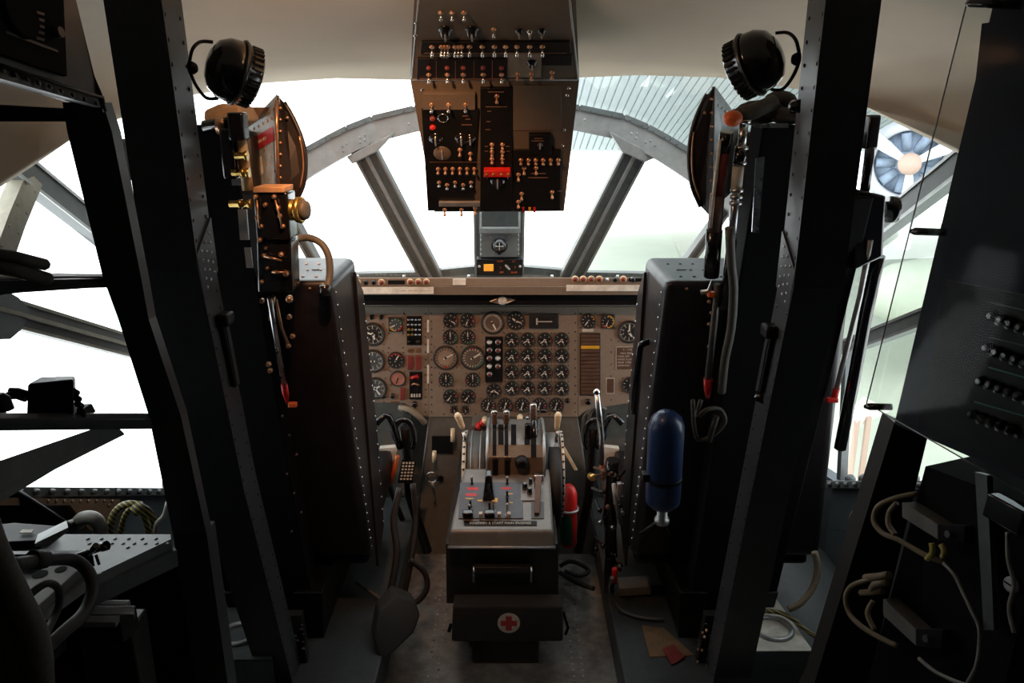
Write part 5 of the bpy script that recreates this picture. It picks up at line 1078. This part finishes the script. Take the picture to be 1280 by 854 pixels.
for j, (y0, dx) in enumerate(((395, 0), (435, -6), (476, -14), (518, -24))):
    for i in range(5): 
        c = RP.at(1247+dx+i*12, y0+i*4.5, .007); b.lathe(c, nR, [(0, .009), (.010, .008), (.014, .004)], 8, 0); b.rivet(RP.at(1250+dx+i*12, y0+9+i*4.5, .007), nR, .004, 1)
b.build('panel_knobs', ['black_gloss', 'alu'], o)
b = MB()
for y0, x0 in ((476-14, 1240), (505, 1222)): b.slab([RP.at(x0, y0-4, .0072), RP.at(x0+70, y0+16, .0072), RP.at(x0+70, y0+18, .0072), RP.at(x0, y0-2, .0072)], nR*.0006, 0)
for y0, x0 in ((381, 1240), (425, 1240), (445, 1236)): b.slab([RP.at(x0, y0-4, .0072), RP.at(x0+60, y0+10, .0072), RP.at(x0+60, y0+11.3, .0072), RP.at(x0, y0-2.7, .0072)], nR*.0006, 1)
b.build('panel_lines', ['green_label', 'post_grey'], o)
o = thing('plexiglass_shield', RP.at(1110, 520, .05), 'clear plexiglass shield held by black clips over the side panel', 'shield')
b = MB(); q = [RP.at(1100, 503, .03), RP.at(1330, 632, .03), RP.at(1400, -60, .03), RP.at(1243, -60, .03), RP.at(1226, 10, .03)]; b.slab(q, nR*.004, 0); b.build('sheet', 'plexiglass', o)
b = MB(); e_ = [RP.at(1243, -60, .033), RP.at(1226, 10, .033), RP.at(1100, 503, .033), RP.at(1330, 632, .033)]
for i in range(3): b.tube([e_[i], e_[i+1]], .0012, 4)
b.build('sheet_edge', 'alu', o)
for px, py, L in ((1228, 8, 60), (1157, 290, 36), (1099, 507, 26)):
    MB().tube([RP.at(px, py, .034), RP.at(px+6, py, .036), RP.at(px+L, py+1, .02)], [.004, .0065, .006], 8).build('clip', 'black_gloss', o)
o = thing('equipment_rack', P(1050, 854, 1.45), 'black equipment rack standing at lower right below the side panel', 'rack')
q = [P(1118, 528, 1.37), P(1160, 545, 1.37), P(1085, 854, 1.42), P(1018, 854, 1.42)]; b = MB(); b.hexa(q+[p+V((0, .05, 0)) for p in q])
fa = P(1018, 854, 1.42); fb = P(1085, 854, 1.42); q = [fa, fb, V((fb.x-.15, 1.46, 0)), V((fa.x-.15, 1.46, 0))]; b.hexa(q+[p+V((0, .05, 0)) for p in q]); b.build('corner_post', 'pedestal_black', o)
b = MB(); q = [P(1157, 583, 1.33), P(1300, 660, 1.1), P(1300, 1250, 1.1), P(1150, 1150, 1.33)]; q = [P(1157, 583, 1.33), P(1310, 640, 1.1)]
w0, w1 = q; pts = [w0, w1, V((w1.x-.05, w1.y, 0)), V((w0.x-.12, w0.y, 0))]; b.slab(pts, (.12, .05, 0)); b.build('equipment_face', 'black_matte', o)
KR = Plane(w0, (w1-w0).cross(V((0, 0, 1))).normalized()*(1 if (w1-w0).cross(V((0, 0, 1))).x < 0 else -1))
KR = Plane(w0, (w1-w0).cross(pts[3]-w0).normalized()*(1 if (w1-w0).cross(pts[3]-w0).x < 0 else -1))
b = MB(); q = [KR.at(1227, 590, .002), KR.at(1242, 594, .002), KR.at(1251, 787, .002), KR.at(1238, 787, .002)]; b.slab(q, KR.n*.012, 0); b.build('strip_brace', 'frame_dark', o)
for (x0, y0, x1, y1, dy) in ((1144, 627, 1190, 655, 19), (1120, 747, 1162, 785, 21)):
    b = MB(); q = [KR.at(x0, y0+dy, .03), KR.at(x1, y1+dy, .03), KR.at(x1, y1, .03), KR.at(x0, y0, .03)]; b.slab(q, -KR.n*.035, 0, .002); gm = b.build('terminal_bar', 'bulkhead_grey', o)
    b = MB(); q = [KR.at(x1, y1+dy, .028), KR.at(x1+20, y1+dy+4, .01), KR.at(x1+22, y1+2, .01), KR.at(x1, y1, .028)]; b.slab(q, -KR.n*.02, 0); b.lathe(KR.at(x1+10, y1+12, .022), KR.n, [(0, .007), (.006, .006)], 10, 1); b.build('end_bracket', ['post_grey', 'frame_dark'], gm)
b = MB(); b.lathe(KR.at(1266, 731, .001), KR.n, [(0, .013), (.004, .013), (.005, .011)], 20, 0); b.obox(KR.at(1266, 731, .006), (KR.r, KR.u, KR.n), (.022, .003, .001), 1); b.build('slotted_screw', ['alu', 'black_paint'], o)
b = MB(); b.obox(KR.at(1268, 642, .012), (KR.r, KR.u, KR.n), (.07, .04, .024), 0, .003); b.build('connector_block', 'black_gloss', o)
def cab(nm, lab, m, runs, r=.005, n=5):
    b = MB()
    for run in runs: b.tube([KR.at(px, py, h) for px, py, h in run], r, 8, n=n)
    return tag(b.build(nm, m), lab, 'cable')
cab('wire_loop', 'beige wires looping round the upper grey terminal bar on the rack', 'cable_beige', [[(1152, 617, .01), (1136, 622, .03), (1120, 632, .04), (1117, 650, .045), (1128, 665, .045), (1146, 674, .04), (1172, 692, .03), (1190, 702, .02)], [(1138, 628, .03), (1131, 640, .035), (1133, 655, .04), (1142, 668, .04)]])
cab('wire_loop', 'beige wires looping round the lower grey terminal bar on the rack', 'cable_beige', [[(1110, 722, .03), (1088, 730, .04), (1081, 745, .045), (1086, 765, .045), (1100, 780, .045), (1118, 793, .04), (1138, 806, .03)], [(1108, 750, .03), (1106, 765, .04), (1115, 785, .04)]])
cab('wire_run', 'long pale wire sagging down from the upper terminal bar to rack base', 'cable_white', [[(1190, 702, .02), (1205, 718, .02), (1216, 740, .02), (1228, 765, .02), (1236, 782, .02), (1237, 800, .02), (1233, 830, .02), (1222, 852, .02)]], .0035)
cab('wire_run', 'pale wire trailing from the lower terminal bar along the rack bottom', 'cable_white', [[(1160, 822, .02), (1180, 838, .02), (1205, 850, .02), (1225, 856, .02)]], .0035)
cab('wire_run', 'pale wire dropping beside the slotted screw at the right edge', 'cable_white', [[(1272, 665, .02), (1273, 700, .02), (1280, 730, .02), (1274, 760, .02), (1280, 790, .02)]], .0035)
cab('yellow_wire', 'short yellow wires curling under the upper terminal bar', 'cable_yellow', [[(1182, 678, .03), (1183, 690, .03), (1176, 698, .03)], [(1194, 680, .03), (1198, 688, .03), (1196, 696, .03)]], .005)
tag(MB().tube([KR.at(1098, 722, .03), KR.at(1118, 720, .03), KR.at(1128, 718, .03)], .008, 8).tube([KR.at(1106, 736, .03), KR.at(1112, 730, .035), KR.at(1126, 727, .03)], .007, 8).tube([KR.at(1092, 740, .03), KR.at(1120, 738, .03)], .006, 8).build('wire_lugs', 'cable_beige'), 'beige wire lugs bunched left of the rack above lower bar', 'cable')
# ---- floor boxes either side
def floorbox(label, cx, s, ringpx):
    t = thing('floor_box', (cx, 2.05, 0), label, 'box')
    return t
t = thing('floor_box', P(980, 854, 2.1), 'pale-topped floor box with a metal ring, at the foot of right frame post', 'box')
zt_ = .24; b = MB(); q = [PZ(900, 815, zt_), PZ(1016, 815, zt_), PZ(962, 738, zt_), PZ(900, 738, zt_)]; b.slab(q, (0, 0, -.238), 0, .006); b.build('body', ['wall_grey'], t)
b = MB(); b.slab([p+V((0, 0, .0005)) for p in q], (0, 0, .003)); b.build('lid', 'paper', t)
b = MB(); c = PZ(966, 786, zt_+.006); b.ring(c, UPV, .055, .009, 28); b.build('ring', 'alu', t)
t = thing('floor_box', P(290, 854, 2.1), 'pale-topped floor box with a metal ring, at the foot of left frame post', 'box')
q = [PZ(246, 826, zt_), PZ(340, 826, zt_), PZ(340, 742, zt_), PZ(268, 742, zt_)]; b = MB(); b.slab(q, (0, 0, -.238), 0, .006); b.build('body', ['wall_grey'], t)
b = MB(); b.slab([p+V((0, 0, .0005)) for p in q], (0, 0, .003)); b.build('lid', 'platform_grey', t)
b = MB(); c = PZ(298, 793, zt_+.006); b.ring(c, UPV, .05, .009, 28); b.build('ring', 'alu', t)
tag(MB().tube([PZ(955, 764, .27), PZ(975, 766, .27), PZ(992, 775, .27), PZ(1010, 790, .26), PZ(1034, 803, .25)], .007, 8, n=4).build('floor_cable', 'hose_striped'), 'yellow-striped cable lying across the right floor box', 'cable')
tag(MB().tube([P(246, 785, 2.0), P(262, 778, 2.0), P(283, 780, 2.0), P(276, 772, 2.0), P(262, 750, 2.0), P(250, 725, 1.98)], .008, 8, n=4).build('floor_cable', 'cable_beige'), 'beige cable end lying on the left floor box', 'cable')
tag(MB().tube([P(1018, 690, 2.15), P(1022, 710, 2.14), P(1016, 735, 2.12), P(1000, 755, 2.1), P(985, 762, 2.1)], .010, 8, n=4).build('braided_hose', 'cord_braided'), 'braided hose hanging below the right seat by the wall', 'hose')
tag(MB().tube([PX(1070, 660, 1.2), PX(1066, 650, 1.19), PX(1068, 642, 1.18), PX(1080, 638, 1.17)], .011, 8, n=4).build('wall_hose', 'cable_beige'), 'short beige hose bent against the right wall panel', 'hose')
b = MB()
for k in range(6): b.lathe(V((1.21, P(1060, 600, 2.4).y-.10*k+.15, SR_(P(1060, 600, 2.4).y-.10*k+.15)-.002)), V((0, 0, 1)), [(0, .018), (.014, .018), (.022, .010)], 12)
tag(b.build('sill_fasteners', 'frame_dark'), 'row of dark turn fasteners along the right window sill', 'fasteners')

# ================================================================== FOOTWELLS
for s, nm in ((-1, 'left'), (1, 'right')):
    m = (lambda px: px) if s < 0 else (lambda px: 1248-px)
    t = thing('control_column', P(m(515), 700, 2.75), ('control column with a white data card clip, in the left footwell' if s < 0 else 'control column with a chrome-topped lever, in the right footwell'), 'control column')
    b = MB(); b.tube([V((s*.29, 2.75, .12)), P(m(512), 620, 2.74), P(m(508), 560, 2.72), P(m(506), 535, 2.70)], .018, 10); b.build('stick', 'black_paint', t)
    b = MB(); b.tube([P(m(500), 560, 2.70), P(m(492), 540, 2.69), P(m(500), 526, 2.68), P(m(512), 528, 2.68), P(m(518), 545, 2.69), P(m(516), 560, 2.70)], .011, 10, n=4); b.tube([P(m(500), 560, 2.70), P(m(486), 520, 2.66), P(m(470), 530, 2.64)], .012, 8, n=3); b.build('yoke_grip', 'black_gloss', t)
    if s < 0:
        b = MB(); q = [P(497, 604, 2.66), P(515, 604, 2.66), P(520, 578, 2.66), P(502, 576, 2.66)]; b.slab(q, (0, .012, 0), 0)
        for j in range(6): 
            for i in range(4): b.slab([P(500+i*4+j*.6+dx, 600-j*4+dy, 2.658) for dx, dy in ((0, 0), (2.6, 0), (2.8, -2), (.2, -2))], (0, .001, 0), 1)
        b.build('data_card', ['black_gloss', 'white_mark'], t)
    else:
        b = MB(); b.tube([P(746, 492, 2.60), P(749, 520, 2.60), P(752, 545, 2.62), P(752, 580, 2.66)], .010, 10, 0); b.sphere(P(745.5, 490, 2.60), .013, 1, 12); b.build('chrome_lever', ['steel', 'chrome'], t)
    t = thing('rudder_pedal', P(m(482), 590, 3.0), 'pale wedge-shaped rudder pedal showing in the %s footwell' % nm, 'pedal')
    b = MB(); q = [P(m(474), 561, 2.95), P(m(497), 559, 2.95), P(m(488), 600, 2.95), P(m(481), 606, 2.95)]; b.slab(q, (0, .03, 0)); b.build('tread', 'paper' if s < 0 else 'white_mark', t)
    b = MB(); b.tube([P(m(486), 606, 2.97), V((s*.42, 3.0, .12))], .012, 8); b.build('pedal_arm', 'black_paint', t)
    b = MB(); b.tube([P(m(497), 570, 2.90), P(m(489), 604, 2.9)], .009, 8); tag(b.build('orange_rod', 'orange'), 'thin orange rod beside the pale pedal in the %s footwell' % nm, 'rod')
tag(MB().box((-.93, 3.20, .121), (-.42, 3.4, .75), 0, .01).build('footwell_box', 'bulkhead_grey'), 'grey box deep in the left footwell below the panel', 'box')
tag(MB().box((.42, 3.20, .121), (.93, 3.4, .75), 0, .01).build('footwell_box', 'bulkhead_grey'), 'grey box deep in the right footwell below the panel', 'box')
tag(MB().tube([P(500, 510, 2.96), P(512, 512, 2.94), P(524, 521, 2.93), P(531, 528, 2.95)], .013, 10, n=4).build('ribbed_duct', 'cord_braided'), 'tan ribbed duct curving out under the left instrument panel', 'duct')
tag(MB().tube([P(735, 540, 2.9), P(737, 518, 2.88), P(745, 508, 2.87), P(757, 512, 2.88)], .008, 8, n=4).tube([P(728, 545, 2.9), P(730, 522, 2.89), P(740, 512, 2.88)], .007, 8, n=4).build('grey_hoses', 'hose_grey'), 'pair of thin grey hoses bending below the right panel', 'hose')
# dangling cables / boot, left
tag(MB().tube([P(500, 610, 2.55), P(492, 650, 2.5), P(496, 690, 2.45), P(490, 730, 2.4), P(480, 760, 2.36)], .012, 8, n=4).tube([P(516, 605, 2.55), P(520, 650, 2.52), P(514, 700, 2.45), P(505, 745, 2.4)], .010, 8, n=4).tube([P(512, 700, 2.42), P(530, 715, 2.42), P(534, 735, 2.4), P(522, 752, 2.38), P(504, 756, 2.36)], .010, 8, n=4).build('headset_cord', 'rubber'), 'black cords looping down beside the left seat', 'cord')
b = MB(); pts = [P(494, 742, 2.28), P(520, 752, 2.26), P(526, 770, 2.24), P(518, 792, 2.2), P(494, 815, 2.15), P(474, 830, 2.12), P(468, 800, 2.15), P(474, 765, 2.2)]; b.slab(pts, (-.03, .10, -.03), 0, .012, 3); bt = b.build('leather_boot', 'canvas_dark'); bt.modifiers.new('smooth', 'SUBSURF').render_levels = 2; bt.modifiers['smooth'].levels = 2
for p_ in bt.data.polygons: p_.use_smooth = True
tag(bt, 'dark leather boot cover sagging onto the floor by the left seat', 'cover')
tag(MB().tube([P(466, 560, 2.52), P(458, 600, 2.52), P(452, 660, 2.52)], .004, 6).tube([P(459, 640, 2.53), P(463, 668, 2.52), P(458, 686, 2.52)], .010, 8).build('trim_cord', 'cable_beige'), 'beige cord with a plug hanging inboard of the left seat', 'cord')
tag(MB().tube([P(445, 728, 2.45), P(470, 745, 2.42), P(482, 760, 2.4), P(470, 772, 2.38), P(445, 777, 2.36), P(420, 776, 2.34)], .007, 8, n=4).build('cloth_cord', 'hose_grey'), 'grey cloth cord lying under the left seat', 'cord')
# clutter right of the pedestal
o = thing('valve_assembly', V((P(770, 700, 2.45).x, 2.5, .12)), 'cluster of brass and steel valves beside the right seat', 'valves')
b = MB(); b.tube([P(764, 690, 2.5), P(762, 640, 2.48), P(764, 600, 2.46), P(766, 575, 2.45)], .022, 10, 0); b.box((P(757, 640, 2.5).x, 2.46, .12), (P(770, 640, 2.5).x, 2.50, P(770, 650, 2.46).z), 0, .01); b.build('body', 'black_gloss', o)
random.seed(3)
for k in range(26):
    px = 742+random.random()*36; py = 585+random.random()*125; ax = V((random.uniform(-1, 1), -1, random.uniform(-.6, .8))); b = MB()
    b.lathe(P(px, py, 2.44), ax, [(-.04, .005), (.0, .005), (.003, .009), (.010, .009), (.012, .006), (.018, .005)], 6); b.build('pipe_fitting', ['steel', 'bar_brown', 'black_gloss', 'black_gloss', 'black_gloss'][k % 5], o)
b = MB(); b.lathe(P(738, 595, 2.5), V((.3, -1, .2)), [(0, .012), (.02, .014), (.03, .010)], 12, 0); b.build('brass_cap', 'brass', o)
b = MB(); b.lathe(P(768, 722, 2.35), UPV, [(-.02, .010), (.03, .010), (.036, .006)], 10, 0); b.build('red_plug', 'red', o)
b = MB(); b.tube([P(767, 605, 2.40), P(770, 630, 2.40), P(776, 655, 2.41)], .007, 8, 0); b.obox(P(774, 612, 2.39), (RTV, NV, UPV), (.016, .02, .05), 0, .004); b.build('silver_lever', 'alu', o)
tag(MB().tube([P(700, 708, 2.75), P(712, 702, 2.75), P(726, 706, 2.74), P(736, 714, 2.72), P(724, 720, 2.7), P(706, 714, 2.72)], .008, 8, n=4).tube([P(700, 716, 2.7), P(720, 728, 2.62), P(742, 736, 2.55)], .009, 8, n=4).build('power_cable', 'rubber'), 'black cord coiled on the metal floor right of the pedestal', 'cord')
tag(MB().tube([PZ(765, 722, .3), PZ(762, 740, .2), PZ(775, 762, .135), PZ(800, 772, .13), PZ(830, 775, .13)], .006, 8, n=4).build('power_cable', 'hose_grey'), 'thin grey cord trailing under the right seat', 'cord')
b = MB(); z_ = .1205; b.slab([PZ(802, 782, z_), PZ(830, 786, z_), PZ(868, 820, z_), PZ(812, 822, z_)], (0, 0, .002)); tag(b.build('cardboard_sheet', 'copper_panel'), 'brown cardboard sheet lying on the floor by the right post', 'cardboard')
b = MB(); b.slab([PZ(828, 812, z_+.004), PZ(842, 806, z_+.004), PZ(856, 822, z_+.004), PZ(840, 832, z_+.004)], (0, 0, .002)); tag(b.build('red_card', 'red_dark'), 'small dark red card lying on the brown cardboard sheet', 'card')
b = MB(); b.slab([PZ(772, 722, .16), PZ(812, 720, .16), PZ(814, 734, .16), PZ(774, 736, .16)], (0, 0, -.03)); tag(b.build('floor_plate', 'frame_grey'), 'pale square plate on the platform below the blue bottle', 'plate')
b = MB(); random.seed(5)
for k in range(22): b.lathe(P(872+random.random()*18, 778+random.random()*72, 2.095), V((-.3, -1, random.uniform(-.3, .3))), [(0, .0045), (.006, .004), (.009, .002)], 6, k % 2)
b.slab([P(882, 770, 2.10), P(905, 770, 2.10), P(890, 860, 2.10), P(866, 860, 2.10)], (0, .03, 0), 2); tag(b.build('bolt_foot', ['copper_bolt', 'black_gloss', 'pedestal_black']), 'bracket crowded with bolts at foot of right frame post', 'bracket')
b = MB()
for k in range(22): b.lathe(P(362+random.random()*18, 778+random.random()*72, 2.095), V((.3, -1, random.uniform(-.3, .3))), [(0, .0045), (.006, .004), (.009, .002)], 6, k % 2)
b.slab([P(356, 770, 2.10), P(376, 770, 2.10), P(388, 860, 2.10), P(364, 860, 2.10)], (0, .03, 0), 2); tag(b.build('bolt_foot', ['post_grey', 'black_gloss', 'pedestal_black']), 'bracket crowded with bolts at foot of left frame post', 'bracket')
# cabin map lamp that lights the panel (just above the view)
o = thing('map_lamp', LAMP, 'small black map lamp under the ceiling behind the overhead panel', 'lamp')
MB().lathe(LAMP+V((0, -.07, .03)), V((0, .8, -.5)), [(0, .012), (.02, .024), (.07, .028)], 16, cap=False).build('lamp_shade', 'black_paint', o)
MB().tube([LAMP+V((0, -.06, .03)), LAMP+V((0, -.065, .065))], .006, 8).build('lamp_arm', 'black_paint', o)

# ================================================================== OUTSIDE (museum hangar seen through the glass)
b = MB()
for i in range(150):
    x = 1.4+i*.25; b.hexa([(x, 32, .25), (x+.2, 32, .25), (x+.2, 9, 7.2), (x, 9, 7.2), (x, 32.1, .4), (x+.2, 32.1, .4), (x+.2, 9.1, 7.35), (x, 9.1, 7.35)])
b.slab([(1.4, 32.05, .3), (39, 32.05, .3), (39, 9.05, 7.25), (1.4, 9.05, 7.25)], (0, .1, .1), 1)
struct(b.build('trim_23', ['hangar_roof', 'hangar_white']))
struct(MB().box((0.6, 5, -2.9), (40, 34, -2.8)).build('trim_24', 'hangar_floor'))
c = P(1137, 205, 14)
o = thing('radial_engine', c, 'aircraft radial engine with three-blade propeller and orange hub outside the right window', 'aircraft engine')
ax = (O-c); ax.z = 0; ax.normalize(); ax = (ax+V((.1, 0, 0))).normalized(); sd = ax.cross(UPV).normalized()
b = MB(); b.lathe(c-ax*.2, ax, [(-2.2, .62), (-.4, .74), (0, .70), (.08, .62), (.06, .56), (-.1, .54)], 40, 0, cap=False); b.build('cowling', 'cowling_light', o)
b = MB(); b.lathe(c-ax*.35, ax, [(-.1, .58), (0, .57), (.05, .3), (.1, .2)], 32, 0)
for k in range(9):
    a = 2*PI*k/9; d = sd*math.cos(a)+UPV*math.sin(a); b.tube([c-ax*.3+d*.22, c-ax*.25+d*.52], .085, 10, 0)
b.build('cylinders', 'hangar_blue', o)
b = MB(); b.sphere(c, .19, 0, 20); b.build('spinner', 'hangar_orange', o)
for ang in (35, 152, 266):
    a = math.radians(ang); d = sd*math.cos(a)+UPV*math.sin(a); w_ = ax.cross(d)
    b = MB(); q = [c+d*.12-w_*.05, c+d*.5-w_*.10, c+d*1.1-w_*.13, c+d*1.45-w_*.08, c+d*1.5, c+d*1.45+w_*.08, c+d*1.1+w_*.13, c+d*.5+w_*.10, c+d*.12+w_*.05]; b.slab(q, ax*.03, 0); b.build('propeller_blade', 'hangar_white', o)
o = thing('parked_fuselage', V((6.4, 9.5, -2.8)), 'pale grey aircraft nose parked in the hall outside the right window', 'aircraft')
ca = P(1150, 350, 13); b = MB(); b.lathe(ca+V((-.9, 0, -.25)), V((1, .1, 0)), [(0, .05), (.15, .3), (.5, .5), (1.2, .62), (5, .68)], 24, 0); b.build('nose', 'hangar_floor', o)
b = MB(); b.tube([ca+V((1.2, 0, -.6)), V((ca.x+1.2, ca.y, -2.8))], .07, 10); b.build('landing_gear_leg', 'hangar_roof', o)
o = thing('information_board', V((P(1085, 520, 9).x, 9, -2.8)), 'tilted white information board on legs outside the right window', 'sign')
q = [P(1066, 512, 9), P(1082, 498, 9), P(1112, 514, 9.3), P(1072, 534, 9.2)]; b = MB(); b.slab(q, (0, .05, 0)); b.build('board', 'white_paint', o)
b = MB()
for px in (1070, 1084): a = P(px, 522, 9.15); b.slab([a, a+V((.06, 0, 0)), V((a.x+.06, a.y, -2.8)), V((a.x, a.y, -2.8))], (0, .05, 0))
b.build('leg', 'hangar_orange', o)

# ------------------------------------------------------------------ groups of like things
GR = {'pilot_seat': 'pilot seats', 'frame_post': 'riveted frame posts', 'swivel_lamp': 'drum lamps on the frame posts', 'floor_box': 'floor boxes at the posts', 'control_column': 'control columns', 'rudder_pedal': 'rudder pedals in the footwells',
      'orange_rod': 'orange rods in the footwells', 'footwell_box': 'boxes deep in the footwells', 'wire_loop': 'beige wire loops on the rack', 'wire_run': 'pale wires on the rack', 'bolt_foot': 'bolted post feet', 'power_cable': 'cords on the floor'}
for ob in bpy.data.objects:
    if ob.parent is None and ob.name.split('.')[0] in GR: ob['group'] = GR[ob.name.split('.')[0]]
